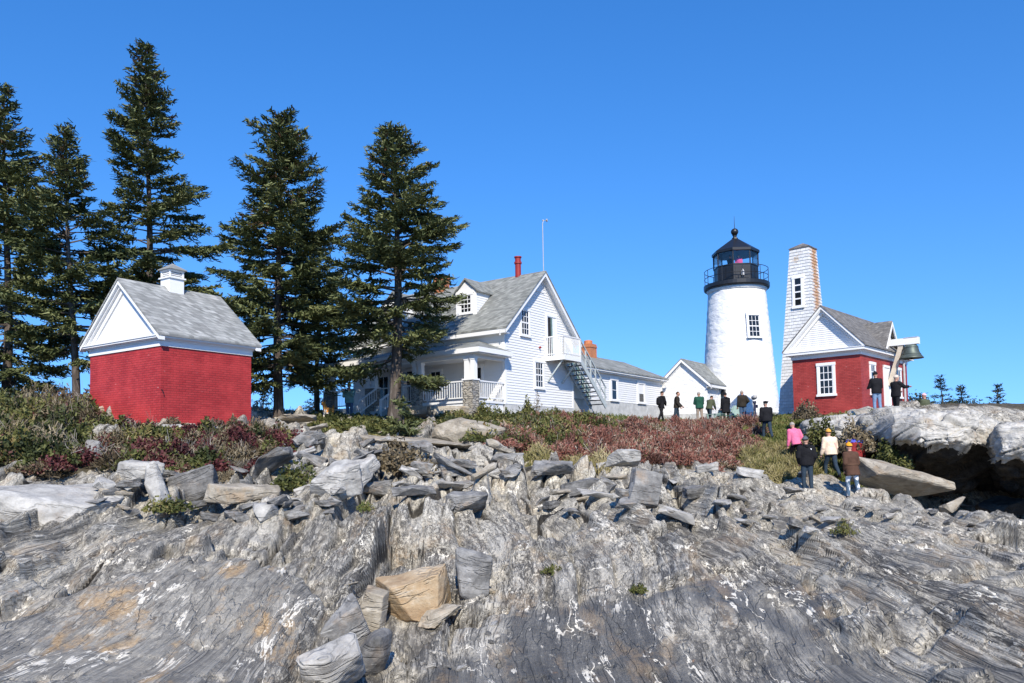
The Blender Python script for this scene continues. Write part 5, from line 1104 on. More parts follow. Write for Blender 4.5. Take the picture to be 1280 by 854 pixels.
# ------------------------------------------------------------------ spruces
def spruce(name, label, base, H, spread, seed, z0=.12, r0=.24, lean=(0, 0), taper=.85, dens=1.0, cones=.3, far=False, gaps=.12, droop=.25, group=None, lowlimbs=None):
    rs = np.random.RandomState(seed); S = empty(name, base, 0, label, 'tree', group)
    axis = lambda f: np.array([lean[0]*f*f*H*.1+.10*math.sin(f*5+seed), lean[1]*f*f*H*.1+.10*math.sin(f*4+seed*2), f*H])
    m = MB(); fs = np.linspace(-.06, .985, 26); m.tube([axis(f) for f in fs], [max(.012, r0*(1-max(f, 0))**.9*(1.25 if f < .02 else 1)) for f in fs], 10); m.build('trunk', 'spruce_bark', S, True)
    limb = MB(); C = []; A = []; Bv = []; Rn = []
    f = z0; 
    low = list(lowlimbs or [])
    while f < .985:
        if low:
            f_keep = f; f, az_l, L_l = low.pop(); nb_l = 1
        else: f_keep = None
        rem = 1-f; step = (.0125+.0125*rem)*(13/H)
        nb = 1 if f_keep is not None else rs.randint(4, 7) if not far else rs.randint(3, 6)
        ph0 = rs.uniform(0, 6.28)
        env = spread*min(1.0, (rem**taper)*1.05+.04)*(1 if f > z0+.12 else .72+.28*(f-z0)/.12)
        for k in range(nb):
            az = ph0+6.283*k/nb+rs.uniform(-.45, .45); L = env*rs.uniform(.55, 1.12)
            nz_ = float(fbm(np.array([math.cos(az)*1.3+f*9]), np.array([math.sin(az)*1.3+seed]), seed, 2)[0])
            if f_keep is None and (rs.rand() < gaps or nz_ < -.43): continue
            L *= 1+.55*nz_
            if rs.rand() < .08: L *= 1.25
            if f_keep is not None: az, L = az_l, L_l
            L = max(L, .22)
            up0 = .55*(1-rem)**1.3+.12-droop*rem*rs.uniform(.6, 1.4); o = axis(min(f+rs.uniform(-.5, .5)*step, .98)); n = max(5, int(L/.28)+2)
            s = np.linspace(0, 1, n); hd = np.array([math.cos(az), math.sin(az)])
            zc = L*(up0*s - (.34*rem+.05)*s**1.6*(.6+rs.rand()*.5) + (.26*rem+.03)*s**3.2); wob = .05*L*np.sin(s*4+rs.rand()*6)
            pts = np.stack([o[0]+hd[0]*L*s-hd[1]*wob, o[1]+hd[1]*L*s+hd[0]*wob, o[2]+zc], -1)
            limb.tube(pts[::max(1, n//5)] if n > 6 else pts, list(np.linspace(max(.010, .016*L+.008), .005, len(pts[::max(1, n//5)] if n > 6 else pts))), 4, False)
            # branchlets
            ns = max(5, int(L*(14 if not far else 6)*dens)); tone = np.clip(rs.normal(.5, .16), .1, .9); s0 = .30 if L > 1.2 else .08
            for j in range(ns):
                q = s0+(1-s0)*((j+rs.rand()*.8)/ns)**.85; i0 = min(int(q*(n-1)), n-2); fr_ = q*(n-1)-i0; pb = pts[i0]*(1-fr_)+pts[i0+1]*fr_
                dd = pts[i0+1]-pts[i0]; dd /= np.linalg.norm(dd); sd = np.array([-dd[1], dd[0], 0]); sd /= np.linalg.norm(sd)+1e-6
                sg = 1 if (j % 2) else -1; bl_ = (.46*L*(1.02-q)**.75*min(1, .45+q*1.3)+.13)*rs.uniform(.65, 1.2); bl_ = min(bl_, 1.15)
                bd = dd*rs.uniform(.55, .9)+sd*sg*rs.uniform(.5, .95)+np.array([0, 0, rs.uniform(-.34, .10)]); bd /= np.linalg.norm(bd)
                m_ = max(2, int(bl_/.055)); tt = (np.arange(m_)+.6)/m_
                c = pb+bd*(bl_*tt)[:, None]; c[:, 2] -= .16*bl_*tt**2; c += rs.normal(0, .040, c.shape)
                ax = bd+rs.normal(0, .38, (m_, 3)); ax /= np.linalg.norm(ax, axis=1, keepdims=True)
                bb = np.cross(ax, rs.normal(0, .55, (m_, 3))+np.array([0, 0, 1.0])); bb /= np.linalg.norm(bb, axis=1, keepdims=True)+1e-6
                sz = rs.uniform(.75, 1.25, m_)[:, None]
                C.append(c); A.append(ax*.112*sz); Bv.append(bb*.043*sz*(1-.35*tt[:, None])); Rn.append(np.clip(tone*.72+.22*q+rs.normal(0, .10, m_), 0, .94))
                if f > 1-cones and rs.rand() < .10:
                    Rn[-1][:] = np.where(rs.rand(m_) < .7, rs.uniform(.965, 1, m_), Rn[-1])
        f = f+step if f_keep is None else f_keep
    limb.build('limbs', 'spruce_bark', S)
    C = np.vstack(C); Vq = quads(C, np.vstack(A), np.vstack(Bv)); n = len(C)
    # leaf-shaped: pinch the outer end of each spray
    Vq = Vq.reshape(-1, 4, 3); mid = (Vq[:, 1]+Vq[:, 2])/2; Vq[:, 1] = mid+(Vq[:, 1]-mid)*.45; Vq[:, 2] = mid+(Vq[:, 2]-mid)*.45
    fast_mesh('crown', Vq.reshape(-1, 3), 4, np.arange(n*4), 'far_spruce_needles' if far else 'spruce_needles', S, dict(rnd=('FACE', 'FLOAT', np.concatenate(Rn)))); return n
def tree_at(px, pyb, pyt, D): p = P(px, pyb, D); return p, (P(px, pyt, D).z-p.z)
NT_ = 0
for (nm, lb, px, pb, pt, D, spread, sd, z0, kw) in [
 ('spruce_tree', 'tall ragged spruce cut off by the left edge with a brown coned top', 4, 508, 106, 31, 3.0, 811, .06, dict(cones=.3, gaps=.16, r0=.20, taper=.75)),
 ('spruce_tree', 'shorter spruce with a bare bent lower trunk left of the red building', 92, 506, 155, 30, 2.9, 812, .17, dict(gaps=.14, r0=.16, taper=.72, lean=(-.45, 0))),
 ('spruce_tree', 'tallest spruce standing behind the red building', 182, 520, 51, 32.5, 3.5, 823, .20, dict(gaps=.17, r0=.22, taper=.85)),
 ('spruce_tree', 'broad spruce with a brown coned top right of the red building', 349, 519, 140, 33, 3.5, 814, .115, dict(cones=.42, gaps=.08, r0=.22, taper=.68)),
 ('spruce_tree', 'spruce with a stout grey trunk growing in front of the porch', 496, 513, 157, 31.5, 3.5, 835, .22, dict(gaps=.15, r0=.25, taper=.66, cones=.2, lowlimbs=[(.11, .1, 2.1), (.12, -.35, 2.0), (.10, -.1, 1.8), (.135, .35, 1.9), (.125, -.8, 1.7), (.16, 2.9, 2.6), (.17, 3.3, 2.8), (.18, 2.5, 2.6)]))]:
    p, H = tree_at(px, pb, pt, D); NT_ += spruce(nm, lb, p, H, spread, sd, z0, **kw)
p, H = tree_at(398, 520, 296, 38.5); spruce('spruce_tree', 'half hidden shorter spruce between the two big spruces at the porch end', p, H, 2.3, 846, .22, r0=.15, taper=.7)
def young(nm, lb, px, pb, pt, D, spread, sd, far=False, z0=.05, dens=1.2, gaps=.05):
    p, H = tree_at(px, pb, pt, D); return spruce(nm, lb, p, H, spread, sd, z0, r0=.02*H+.02, dens=dens, far=far, gaps=gaps, cones=0, droop=.1)
young('young_spruce', 'small bushy dark young spruce below the stout trunk', 501, 551, 503, 26.8, .85, 841, z0=.02, dens=1.6)
young('far_spruce', 'taller of the two small dark spruces beyond the white ledge', 1178, 514, 470, 60, 1.25, 842, True, .04, 1.2, .2)
young('far_spruce', 'round-headed small conifer beyond the white ledge', 1203, 514, 481, 60, .85, 843, True, .35, 2.0, .05)
young('far_spruce', 'leaning thin dark spruce standing alone at the far right', 1250, 532, 481, 55, 1.05, 844, True, .02, 1.2, .2)
for i, (px, pb, pt, D, lb) in enumerate([(20, 522, 452, 52, 'small spruce in the distance left of the bent trunk'), (118, 515, 470, 55, 'small distant spruce just left of the red building'), (330, 520, 478, 50, 'small distant spruce right of the red building'), (392, 522, 486, 52, 'low distant spruce between the big trunks'), (60, 520, 470, 50, 'distant spruce behind the bare bent trunk')]):
    young('distant_spruce', lb, px, pb, pt, D, 1.1, 850+i, True, .03, 1.2, .1)
def far_bush(lb, px, py, D, R, H, sd, n=700): shrub('far_bush', lb, px, py, R, H, 'far_spruce_needles', sd, n, .16, .07, .3, D=D, lobes=5)
far_bush('low dark bushes right of the bell house wall', 1147, 513, 50, 1.3, 1.2, 861); far_bush('low dark bush under the two small spruces', 1195, 514, 56, 1.9, 1.0, 862)
# ------------------------------------------------------------------ people
DG = None
def remesh(mb, voxel, smooth=2):
    me = bpy.data.meshes.new('tmp'); me.from_pydata(mb.v, [], mb.f)
    bm = bmesh.new(); bm.from_mesh(me); bmesh.ops.recalc_face_normals(bm, faces=bm.faces); bm.to_mesh(me); bm.free()
    o = bpy.data.objects.new('tmp', me); COL.objects.link(o); r = o.modifiers.new('r', 'REMESH'); r.mode = 'VOXEL'; r.voxel_size = voxel; r.use_smooth_shade = True
    s = o.modifiers.new('s', 'SMOOTH'); s.iterations = smooth; s.factor = .5
    dg = bpy.context.evaluated_depsgraph_get(); out = bpy.data.meshes.new_from_object(o.evaluated_get(dg)); bpy.data.objects.remove(o); return out
def ball(mb, c, r, n=10, k=7):
    c = Vector(c); r = Vector(r) if hasattr(r, '__len__') else Vector((r, r, r))
    b = len(mb.v); 
    for i in range(k+1):
        th = math.pi*i/k
        for j in range(n):
            a = 2*math.pi*j/n; mb.v.append((c.x+r.x*math.sin(th)*math.cos(a), c.y+r.y*math.sin(th)*math.sin(a), c.z+r.z*math.cos(th)))
    for i in range(k):
        for j in range(n): mb.f.append((b+i*n+j, b+i*n+(j+1) % n, b+(i+1)*n+(j+1) % n, b+(i+1)*n+j)); mb.mi.append(0)
def limb(mb, pts, rad, n=10):
    mb.tube(pts, rad, n)
    for p, r in zip(pts, rad): ball(mb, p, r*.99, 10, 6)
def loft(mb, rings, n=16):
    """rings: (centre, side vector, front vector) ellipses"""
    b = len(mb.v); m = len(rings)
    for c, s, f in rings:
        for k in range(n): a = 2*math.pi*k/n; mb.v.append(tuple(Vector(c)+Vector(s)*math.cos(a)+Vector(f)*math.sin(a)))
    for i in range(m-1):
        for k in range(n): a = b+i*n+k; d = b+i*n+(k+1) % n; mb.f.append((a, d, d+n, a+n)); mb.mi.append(0)
    mb.f.append(tuple(b+k for k in range(n-1, -1, -1))); mb.f.append(tuple(b+(m-1)*n+k for k in range(n))); mb.mi += [0, 0]
def cloth(name, col, var=.18, scale=9):
    if name not in M:
        t = NT(name); o = t.obj(); nz = t.noise(o, scale, 4, .6); c = t.ramp(nz, [(.3, tuple(c*(1-var) for c in col)), (.7, tuple(min(.9, c*(1+var)) for c in col))]); t.bump(t.noise(t.mapv(o, (1, 1, 2)), 7, 3), .5, .03); M[name] = t.fin(c, .85, .15)
    return name
cloth('skin', (.46, .26, .19), .06); cloth('hair_dark', (.03, .022, .016)); cloth('hair_grey', (.34, .30, .26)); cloth('hair_brown', (.08, .045, .025))
for k_, c_ in dict(black_cloth=(.012, .012, .014), teal_wool=(.13, .27, .28), blue_denim=(.06, .10, .17), light_denim=(.16, .24, .36), dark_denim=(.028, .045, .065), green_jacket_cloth=(.018, .075, .05), khaki_cloth=(.30, .24, .19), olive_cloth=(.075, .085, .05), brown_black_cloth=(.03, .025, .02), pink_knit=(.72, .16, .28), cream_knit=(.76, .58, .42), mustard_knit=(.62, .34, .07), orange_knit=(.85, .33, .03), blue_fleece=(.09, .10, .48), maroon_fleece=(.22, .025, .025), brown_coat_cloth=(.085, .045, .03), brown_leather=(.10, .055, .035), white_leather=(.75, .75, .73), pale_knit=(.62, .50, .40), pink_hat_knit=(.80, .42, .42), grey_knit=(.08, .09, .10), hot_pink=(.62, .10, .26)).items(): cloth(k_, c_)
t = NT('splattered_denim'); o_ = t.obj(); c_ = t.mix(t.step(t.noise(t.mapv(o_, (1, 1, .6)), 4.5, 4, .6), .44, .52), (.08, .13, .19), (.78, .80, .82)); M['splattered_denim'] = t.fin(c_, .85, .15)
def rotv(v, axis, deg): return Matrix.Rotation(RAD(deg), 3, axis) @ Vector(v)
def person(label, pos, yaw, h=1.72, lean=0, legs=((4, 4), (-6, 8)), arms=((5, 8, 12), (5, 8, 12)), head=(0, 0), top='black_cloth', pants='blue_denim', shoe='brown_leather', hair='hair_dark', hairlen=.05, hat=None, hat_kind='beanie', hem=0.0, bulk=1.0, sit=None, yoke=None, glasses=False, backpack=None, stripe=None, belt=None, hood=False, patch=False, low_detail=False):
    """legs: (hip forward, knee bend) left,right ; arms: (forward, outward, elbow bend)"""
    if 40 < pos.y < 50: h *= 1.06
    k = h/1.75; R = empty('person', pos, RAD(yaw), label, 'person'); S = lambda v: Vector(v)*k
    up = rotv((0, 0, 1), 'X', -lean); fw = rotv((0, 1, 0), 'X', -lean); X = Vector((1, 0, 0))
    hipz = .93 if sit is None else sit
    drop = 0
    if sit is None: hipz = min(.45*math.cos(RAD(a))+.42*math.cos(RAD(a-b)) for a, b in legs[:1]+legs[1:])
    hipz = max(.45*math.cos(RAD(a))+.42*math.cos(RAD(a-b)) for a, b in legs)+.09 if sit is None else sit
    Pv = Vector((0, 0, hipz)); T = lambda u, x=0, f=0: Pv+up*u+X*x+fw*f
    body, jac, tro = MB(), MB(), MB()
    tors = [(-.06, .145, .105), (.05, .165, .115), (.18, .145, .105), (.34, .170, .12), (.46, .165, .105), (.52, .09, .07)]
    loft(body, [(S(T(u)), X*(rx*k), fw*(ry*k)) for u, rx, ry in tors])
    g = bulk*1.12
    jt = [(-.10-hem, .178+hem*.18, .135+hem*.15), (.0, .180, .135), (.16, .165, .128), (.34, .190, .142), (.46, .182, .122), (.525, .10, .085), (.55, .075, .07)]
    loft(jac, [(S(T(u)), X*(rx*k*g), fw*(ry*k*g)) for u, rx, ry in jt])
    loft(tro, [(S(T(u)), X*(rx*k), fw*(ry*k)) for u, rx, ry in [(-.12, .15, .115), (.0, .178, .128), (.10, .165, .12)]])
    limb(body, [S(T(.50)), S(T(.585, 0, .015))], [.058*k, .055*k])
    # head with nose, chin and ears
    hy, hp = head; hm = Matrix.Rotation(RAD(hy), 3, up) @ Matrix.Rotation(RAD(hp), 3, 'X'); hc = T(.685, 0, .03)
    HV = lambda v: S(hc + hm @ Vector(v))
    n0 = len(body.v); ball(body, (0, 0, 0), (.082*k, .100*k, .112*k), 16, 12)
    for i in range(n0, len(body.v)): v = Vector(body.v[i]); body.v[i] = tuple(HV((0, 0, 0))+hm@v)
    limb(body, [HV((0, .035, -.075)), HV((0, .055, -.085))], [.045*k, .035*k]); limb(body, [HV((0, .088, .005)), HV((0, .108, -.022))], [.010*k, .016*k])
    for sx in (-1, 1): ball(body, HV((sx*.078, -.005, -.005)), (.012*k, .02*k, .03*k))
    limb(body, [HV((-.02, .086, -.055)), HV((.02, .086, -.055))], [.010*k, .010*k])
    # arms with five-fingered hands
    for i, sx in ((0, -1), (1, 1)):
        fa, oa, eb = arms[i]; oa = oa*.62; sh = T(.45, sx*.185)
        d = Matrix.Rotation(RAD(-lean*.6), 3, 'X') @ Vector((0, 0, -1)); d = Matrix.Rotation(RAD(fa), 3, 'X') @ d; d = Matrix.Rotation(RAD(-sx*oa), 3, 'Y') @ d
        el = sh+d*.285; inward = eb[1] if isinstance(eb, tuple) else min(55, max(0, (eb-12)*1.6)); e_ = eb[0] if isinstance(eb, tuple) else eb
        bx = Matrix.Rotation(RAD(e_), 3, 'X') @ d; bx = Matrix.Rotation(RAD(sx*inward), 3, 'Z') @ bx; wr = el+bx*.255
        limb(body, [S(sh), S(el), S(wr)], [.052*k, .040*k, .028*k]); limb(jac, [S(T(.44, sx*.10)), S(sh), S(el), S(wr-bx*.02)], [.08*k*g, .082*k*g, .066*k*g, .052*k*g])
        side = bx.cross(fw); side = side.normalized() if side.length > .1 else X.copy(); pal = side.cross(bx).normalized()
        if not low_detail:
            limb(body, [S(wr), S(wr+bx*.05), S(wr+bx*.085)], [.027*k, .034*k, .034*k])
            for q, (o_, ln) in enumerate(((-.033, .070), (-.011, .082), (.011, .078), (.033, .060))):
                b0 = wr+bx*.085+side*o_; limb(body, [S(b0), S(b0+bx*ln*.55+pal*.012), S(b0+bx*ln*.9+pal*.04)], [.0105*k, .010*k, .009*k], 6)
            b0 = wr+bx*.035-side*.03*sx; limb(body, [S(b0), S(b0+bx*.035-side*.028*sx+pal*.012), S(b0+bx*.068-side*.030*sx+pal*.022)], [.013*k, .012*k, .010*k], 6)
        else: limb(body, [S(wr), S(wr+bx*.09), S(wr+bx*.15)], [.028*k, .036*k, .018*k])
    # legs
    for i, sx in ((0, -1), (1, 1)):
        ha, kb = legs[i]; hp_ = Pv+X*sx*.088; th = Vector((sx*.03, math.sin(RAD(ha)), -math.cos(RAD(ha)))).normalized(); kn = hp_+th*.45
        sn = Vector((0, math.sin(RAD(ha-kb)), -math.cos(RAD(ha-kb)))).normalized(); an = kn+sn*.42
        limb(body, [S(hp_), S(kn), S(kn+sn*.14), S(an)], [.080*k, .050*k, .052*k, .034*k]); limb(tro, [S(hp_), S(hp_+th*.2), S(kn), S(kn+sn*.2), S(an+sn*-.03)], [.100*k, .092*k, .070*k, .066*k, .058*k])
        ft = MB(); fd = Vector((0, 1, -.10 if kb > 25 else 0)).normalized(); loft(ft, [(S(an+Vector((0, -.055, -.035))), X*.030*k, Vector((0, 0, 1))*.045*k), (S(an+Vector((0, -.01, -.035))), X*.042*k, Vector((0, 0, 1))*.055*k), (S(an+fd*.09+Vector((0, 0, -.05))), X*.046*k, Vector((0, 0, 1))*.038*k), (S(an+fd*.19+Vector((0, 0, -.06))), X*.036*k, Vector((0, 0, 1))*.024*k)], 12)
        limb(ft, [S(an+Vector((0, 0, -.03))), S(an+Vector((0, 0, .03)))], [.046*k, .046*k])
        o = link('shoe', remesh(ft, .014), R); o.data.materials.append(M[shoe])
    def put(nm, mb, mat, vx, sm): o = link(nm, remesh(mb, vx, sm), R); o.data.materials.append(M[mat]); return o
    b_ = put('body', body, 'skin', .0115, 1); put('trousers', tro, pants, .018, 2); jo = put('jacket', jac, top, .018, 3)
    if yoke:                                                          # coloured shoulders: a second cloth on the same garment
        jo.data.materials.append(M[yoke]); cc = S(T(.40)); n = up
        for p in jo.data.polygons:
            q = p.center-cc
            if q.dot(n) > -.02+.25*abs(q.x)*0: p.material_index = 1
    for sx in (-1, 1):
        e = MB(); ball(e, HV((sx*.032, .083, .012)), .011*k, 8, 6); e.build('eye', 'black_metal', b_, True)
    hm_ = MB(); 
    def cap(mb, z0, sc, off=(0, -.008, .012)):
        n0 = len(mb.v); ball(mb, (0, 0, 0), (.090*k*sc, .108*k*sc, .116*k*sc), 16, 12)
        for i in range(n0, len(mb.v)):
            v = Vector(mb.v[i]); 
            lim = z0+(.05 if v.y > .02 else 0)
            if v.z < lim*k: v.z = lim*k
            mb.v[i] = tuple(HV(off)+hm@v)
    cap(hm_, -.015 if hairlen < .1 else -.05, 1.0)
    if hairlen >= .1: limb(hm_, [HV((0, -.06, .0)), HV((0, -.08, -.10)), HV((0, -.07, -hairlen))], [.07*k, .065*k, .04*k])
    put('hair', hm_, hair, .014, 1)
    if hat:
        m = MB(); cap(m, .012, 1.13, (0, -.008, .02))
        if hat_kind == 'beanie': limb(m, [HV((0, -.01, .11)), HV((0, -.015, .14))], [.05*k, .03*k])
        if hat_kind == 'cap': loft(m, [(HV((0, .06, .05)), hm@X*.06*k, hm@Vector((0, 0, 1))*.012*k), (HV((0, .17, .035)), hm@X*.05*k, hm@Vector((0, 0, 1))*.008*k)])
        if hat_kind == 'beret': ball(m, HV((.02, -.02, .10)), (.13*k, .13*k, .04*k), 14, 8)
        put('hat', m, hat, .014, 1)
    if glasses:
        m = MB()
        for sx in (-1, 1): ball(m, HV((sx*.034, .090, .014)), (.030*k, .012*k, .022*k))
        limb(m, [HV((-.075, .03, .016)), HV((-.06, .085, .016)), HV((.06, .085, .016)), HV((.075, .03, .016))], [.006*k]*4, 6); m.build('sunglasses', 'black_metal', R, True)
    if hood: m = MB(); limb(m, [S(T(.53, -.07, -.07)), S(T(.50, 0, -.13)), S(T(.53, .07, -.07))], [.05*k, .065*k, .05*k]); put('hood', m, top, .016, 2)
    if belt: m = MB(); loft(m, [(S(T(.10)), X*(.185*k*g), fw*(.148*k*g)), (S(T(.14)), X*(.182*k*g), fw*(.146*k*g))]); m.build('belt', belt, R)
    if stripe: m = MB(); q = [S(T(.50, -.10, -.07)), S(T(.42, -.02, -.152)), S(T(.28, .08, -.158)), S(T(.12, .17, -.09))]; m.tube(q, .011*k, 6); m.build('bag_strap', stripe, R)
    if patch: m = MB(); q = T(.41, .10, -.137); a = S(q); m.hexa([a+Vector(v) for v in ((-.035, -.012, -.018), (.035, -.006, -.018), (.035, .01, -.018), (-.035, .01, -.018), (-.03, -.010, .02), (.035, -.004, .02), (.035, .01, .02), (-.03, .01, .02))]); m.build('shoulder_badge', 'white_leather', R)
    if backpack:
        m = MB(); loft(m, [(S(T(u, 0, -.20)), X*rx*k, fw*ry*k) for u, rx, ry in ((.02, .10, .06), (.10, .15, .10), (.34, .15, .10), (.44, .11, .07))]); o = link('backpack', remesh(m, .02, 3)); o.data.materials.append(M[backpack]); o.location = R.location; o.rotation_euler = R.rotation_euler; tag(o, 'black backpack worn by the walker nearest the white wing', 'backpack')
    return R
def gp(px, py, D, snap=True):
    p = P(px, py, D)
    if snap: p.z = zt(p.x, p.y)
    return p
person('person in a teal sweater and jeans wearing sunglasses in front of the porch', gp(437, 526, 33.5, True), 172, 1.68, 0, ((2, 3), (-2, 3)), ((38, 14, (95, 30)), (30, 14, (118, 35))), (5, 0), 'teal_wool', 'blue_denim', hair='hair_brown', glasses=True, bulk=1.06)
person('person in black with a black backpack, walking right beside the white wing', gp(827, 524, 44), -62, 1.74, 4, ((16, 8), (-14, 18)), ((10, 6, 30), (20, 8, 45)), (0, 0), 'black_cloth', 'black_cloth', 'black_cloth', backpack='black_cloth')
person('bearded person in a dark brown jacket and dark jeans looking right beside the backpack wearer', gp(846, 525, 44.2), -105, 1.76, 6, ((10, 6), (-10, 14)), ((18, 6, 35), (8, 8, 30)), (-5, 8), 'brown_black_cloth', 'dark_denim', 'black_cloth', hair='hair_brown')
person('person in a dark green jacket and khaki trousers with their back turned', gp(875, 529, 45), 8, 1.80, 3, ((5, 3), (-5, 6)), ((20, 14, 60), (15, 12, 50)), (0, 0), 'green_jacket_cloth', 'khaki_cloth', hair='hair_grey', bulk=1.12)
person('person in an olive jacket leaning over beside the pale green chair', gp(887, 530, 45.2), -50, 1.64, 22, ((22, 8), (-4, 6)), ((35, 8, 30), (30, 8, 30)), (0, -8), 'olive_cloth', 'dark_denim', 'white_leather', hair='hair_dark', bulk=1.05)
person('person in a long black hooded coat between the two green chairs', gp(908, 531, 44.6), 4, 1.70, 4, ((4, 3), (-4, 4)), ((8, 7, 15), (8, 7, 15)), (0, 0), 'black_cloth', 'brown_black_cloth', 'black_cloth', hem=.22, hood=True, bulk=1.05, hat='black_cloth')
person('person in a brown jacket with one hand on the hip beside the telescope', gp(929, 530, 44), 6, 1.76, 2, ((4, 3), (-5, 6)), ((0, 12, 20), (-15, 42, (75, 50))), (10, 0), 'brown_black_cloth', 'blue_denim', hair='hair_grey', bulk=1.08)
person('person in a black sweater and a dark beret walking up the grass below the lighthouse', gp(960, 566, 33), 2, 1.72, 8, ((22, 20), (-12, 22)), ((0, 14, 20), (12, 14, 20)), (0, 0), 'black_cloth', 'dark_denim', 'black_cloth', hair='hair_grey', hat='black_cloth', hat_kind='beret', bulk=1.18)
person('person in a pink sweater and black trousers bending forward up the slope', gp(997, 582, 27.6), 12, 1.74, 20, ((34, 30), (-12, 24)), ((10, 8, 15), (-4, 30, 40)), (0, -10), 'pink_knit', 'black_cloth', 'white_leather', hair='hair_grey')
person('person in a black hooded top and dark jeans standing on bare rock', gp(1010, 620, 24.4), -8, 1.76, 2, ((3, 3), (-3, 5)), ((-6, 22, (45, 40)), (-6, 22, (45, 40))), (-40, 0), 'black_cloth', 'dark_denim', 'white_leather', hair='hair_dark', hat='grey_knit', hood=True, patch=True, bulk=1.12)
person('person in a cream jumper and mustard knit cap climbing in jeans', gp(1040, 598, 26), 10, 1.70, 8, ((24, 18), (-12, 20)), ((6, 16, 20), (4, 16, 25)), (0, 0), 'cream_knit', 'dark_denim', 'black_cloth', hair='hair_brown', hat='mustard_knit', stripe='pink_knit', bulk=1.12)
person('person in a blue and maroon fleece bending to put a hand on the leaning slab', gp(1070, 604, 26.3, False), -28, 1.80, 20, ((20, 10), (-8, 12)), ((32, 18, 10), (42, 12, 4)), (-20, -10), 'maroon_fleece', 'dark_denim', 'black_cloth', hair='hair_dark', yoke='blue_fleece', bulk=1.2)
person('person in a brown belted coat, orange cap and white splattered jeans', gp(1067, 627, 23.4), 14, 1.70, 8, ((14, 16), (-6, 12)), ((-4, 14, 40), (-2, 14, 40)), (0, 0), 'brown_coat_cloth', 'splattered_denim', 'brown_leather', hair='hair_brown', hat='orange_knit', hem=.12, belt='brown_leather', bulk=1.08)
person('person in a black jacket, black hat and light blue jeans on the ledge', gp(1097, 518, 31.2, False), 8, 1.72, 2, ((3, 3), (-3, 4)), ((25, 14, (60, 30)), (15, 26, (70, 40))), (-30, 0), 'black_cloth', 'light_denim', 'brown_leather', hair='hair_dark', hat='black_cloth', bulk=1.1)
person('person in black with a pale cap raising a hand on the ledge under the bell', gp(1121, 522, 31.0, False), -70, 1.70, 4, ((5, 4), (-4, 6)), ((15, 8, (70, 20)), (62, 10, (35, 10))), (-10, 5), 'black_cloth', 'black_cloth', 'black_cloth', hair='hair_grey', hat='pale_knit', hat_kind='cap', bulk=1.1)
pk = P(1157, 491, 34.4)
person('person in a pink knit hat and olive jacket sitting behind the white ledge', Vector((pk.x, pk.y, pk.z-1.02)), 20, 1.68, 6, ((80, 80), (75, 85)), ((20, 10, 40), (20, 10, 40)), (0, 0), 'olive_cloth', 'dark_denim', hair='hair_brown', hat='pink_hat_knit', sit=.22, bulk=1.1)
person('person in black with a raised arm inside the lantern room', Vector((LT.x-.55, LT.y-.45, LT.z+9.76)), -60, 1.62, 4, ((2, 3), (-2, 3)), ((95, 10, (40, 10)), (10, 8, 20)), (0, 0), 'black_cloth', 'black_cloth', low_detail=True)
person('person in a hot pink jacket inside the lantern room', Vector((LT.x+.02, LT.y-.70, LT.z+9.74)), 150, 1.60, 2, ((2, 3), (-2, 3)), ((10, 8, 30), (10, 8, 30)), (30, 0), 'hot_pink', 'black_cloth', hair='hair_dark', hairlen=.14, low_detail=True, bulk=1.15)
# ------------------------------------------------------------------ dog
def dog(label, pos, yaw):
    t = NT('orange_white_fur'); x, y, z = geo_xyz(t); n = t.noise(t.obj(), 5, 4, .6); f = t.step(t.math('ADD', t.math('ADD', t.math('MULTIPLY', z, .9), t.math('MULTIPLY', y, -.3)), t.math('MULTIPLY', n, .7)), .60, .70)
    M['orange_white_fur'] = t.fin(t.mix(f, (.78, .72, .62), (.60, .27, .07)), .9, .1)
    R = empty('dog', pos, RAD(yaw), label, 'dog'); m = MB()
    loft(m, [((0, y, z), (rx, 0, 0), (0, 0, rz)) for y, z, rx, rz in ((-.36, .48, .07, .09), (-.26, .47, .12, .14), (-.05, .46, .11, .13), (.14, .45, .13, .17), (.26, .50, .10, .14), (.31, .54, .06, .08))], 14)
    limb(m, [(0, .24, .55), (0, .33, .68), (0, .38, .74)], [.10, .085, .085]); limb(m, [(0, .42, .75), (0, .50, .71), (0, .55, .70)], [.085, .048, .036])
    for s in (-1, 1):
        limb(m, [(s*.055, .37, .82), (s*.085, .36, .89)], [.035, .014]); limb(m, [(s*.08, .20, .42), (s*.085, .19, .24), (s*.085, .20, .05), (s*.085, .24, .03)], [.062, .040, .030, .034])
        limb(m, [(s*.08, -.26, .45), (s*.09, -.18, .30), (s*.09, -.31, .17), (s*.09, -.29, .05), (s*.09, -.25, .03)], [.095, .062, .034, .030, .034])
    limb(m, [(0, -.36, .50), (0, -.48, .58), (0, -.50, .72)], [.045, .055, .03])
    o = link('body', remesh(m, .016, 2), R); o.data.materials.append(M['orange_white_fur'])
    m = MB(); ball(m, (0, .585, .715), (.02, .014, .014)); m.build('nose', 'black_metal', o, True)
    for s in (-1, 1): m = MB(); ball(m, (s*.04, .485, .775), .012); m.build('eye', 'black_metal', o, True)
dog('orange and white dog standing beside the person in the teal sweater', gp(410, 527, 33.4, True), 165)
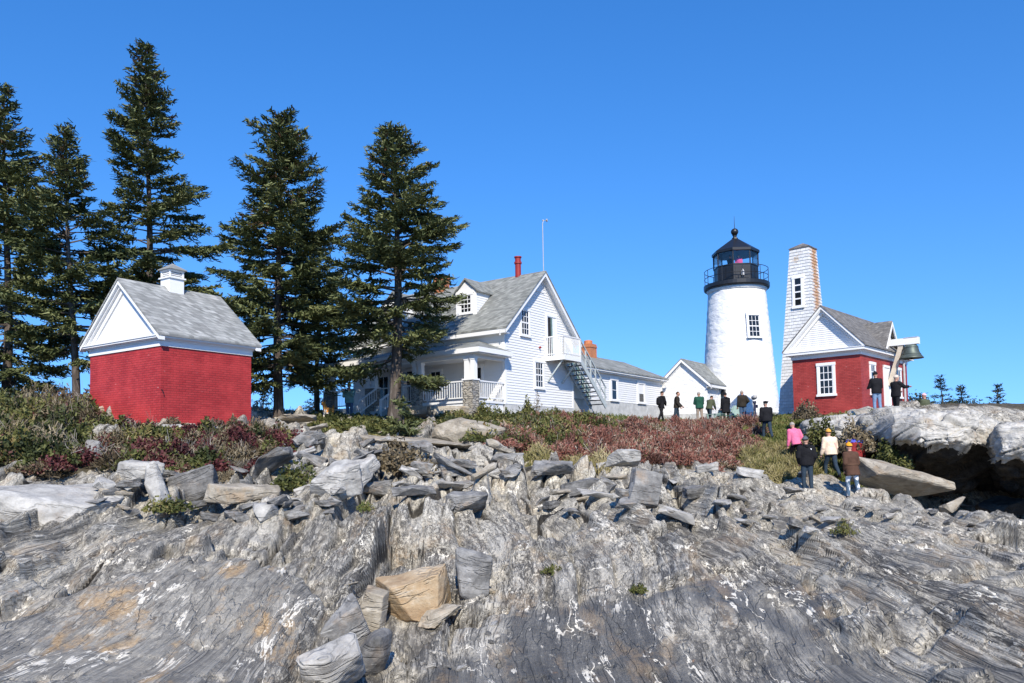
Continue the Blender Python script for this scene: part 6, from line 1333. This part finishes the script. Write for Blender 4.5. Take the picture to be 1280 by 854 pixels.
# ------------------------------------------------------------------ furniture by the lighthouse
def adirondack(label, pos, yaw, paint):
    R = empty('garden_chair', pos, RAD(yaw), label, 'chair'); m = MB()
    for k in range(5): y = .05+k*.10; m.beam((-.27, y, .36-.03*k*.9), (.27, y, .36-.03*k*.9), .085, .022)
    m.build('seat', paint, R); m = MB()
    for k in range(7):
        s = k-3; top = 1.02-.018*s*s; m.beam((s*.062, -.02-.0, .24), (s*.085, -.38, top), .075, .02, (0, 1, .3))
    m.beam((-.27, -.10, .42), (.27, -.10, .42), .03, .07); m.beam((-.27, -.30, .80), (.27, -.30, .80), .03, .06); m.build('backrest', paint, R)
    for s in (-1, 1):
        m = MB(); m.prism([(s*.36-.07, -.28, .56), (s*.36+.06, -.28, .56), (s*.36+.08, .50, .58), (s*.36-.08, .50, .58)], (0, 0, .025)); m.build('arm', paint, R)
        m = MB(); m.beam((s*.31, .46, .0), (s*.31, .46, .58), .03, .10, (0, 1, 0)); m.build('leg', paint, R)
        m = MB(); m.beam((s*.29, .50, .34), (s*.29, -.50, .03), .03, .11); m.build('leg', paint, R)
adirondack('pale green slatted garden chair leaning back beside the olive jacket', gp(897, 531, 44.8), 115, 'teal_grey_paint')
adirondack('pale green slatted garden chair behind the hooded black coat', gp(921, 530, 45.4), 170, 'teal_grey_paint')
def table(label, pos, yaw, L, Wd, H):
    R = empty('garden_table', pos, RAD(yaw), label, 'table'); m = MB()
    for k in range(4): y = -Wd/2+Wd*(k+.5)/4; m.box(-L/2, L/2, y-Wd/8+.008, y+Wd/8-.008, H-.03, H)
    m.build('table_top', 'dark_green_paint', R)
    for sx in (-1, 1):
        for sy in (-1, 1): m = MB(); m.box(sx*(L/2-.08)-.04, sx*(L/2-.08)+.04, sy*(Wd/2-.06)-.035, sy*(Wd/2-.06)+.035, 0, H-.03); m.build('leg', 'dark_green_paint', R)
table('dark green slatted table between the two pale green chairs', gp(909, 533, 44.0), 8, 1.05, .5, .52)
table('low dark green bench beside the telescope', gp(934, 531, 43.2), -6, 1.1, .45, .40)
def telescope():
    R = empty('viewing_telescope', gp(944, 527, 42.8), RAD(10), 'dark blue viewing telescope on a post in front of the white tower', 'telescope'); m = MB()
    m.lathe([(.19, 0), (.19, .06), (.10, .10), (.075, .2), (.065, 1.05), (.10, 1.1), (.10, 1.2)], 16); m.build('post', 'navy_metal', R)
    m = MB(); m.lathe([(.08, -.22), (.13, -.14), (.14, .0), (.12, .14), (.06, .2)], 16); o = m.build('viewer_head', 'pipe_grey', R, True); o.location = (0, 0, 1.42); o.rotation_euler = (RAD(80), 0, 0)
    m = MB(); m.torus((0, 0, 1.35), .11, .02, 18, 6); m.build('yoke', 'navy_metal', R)
    m = MB(); m.box(.09, .17, -.06, .06, .82, 1.0); m.build('coin_box', 'navy_metal', R)
telescope()
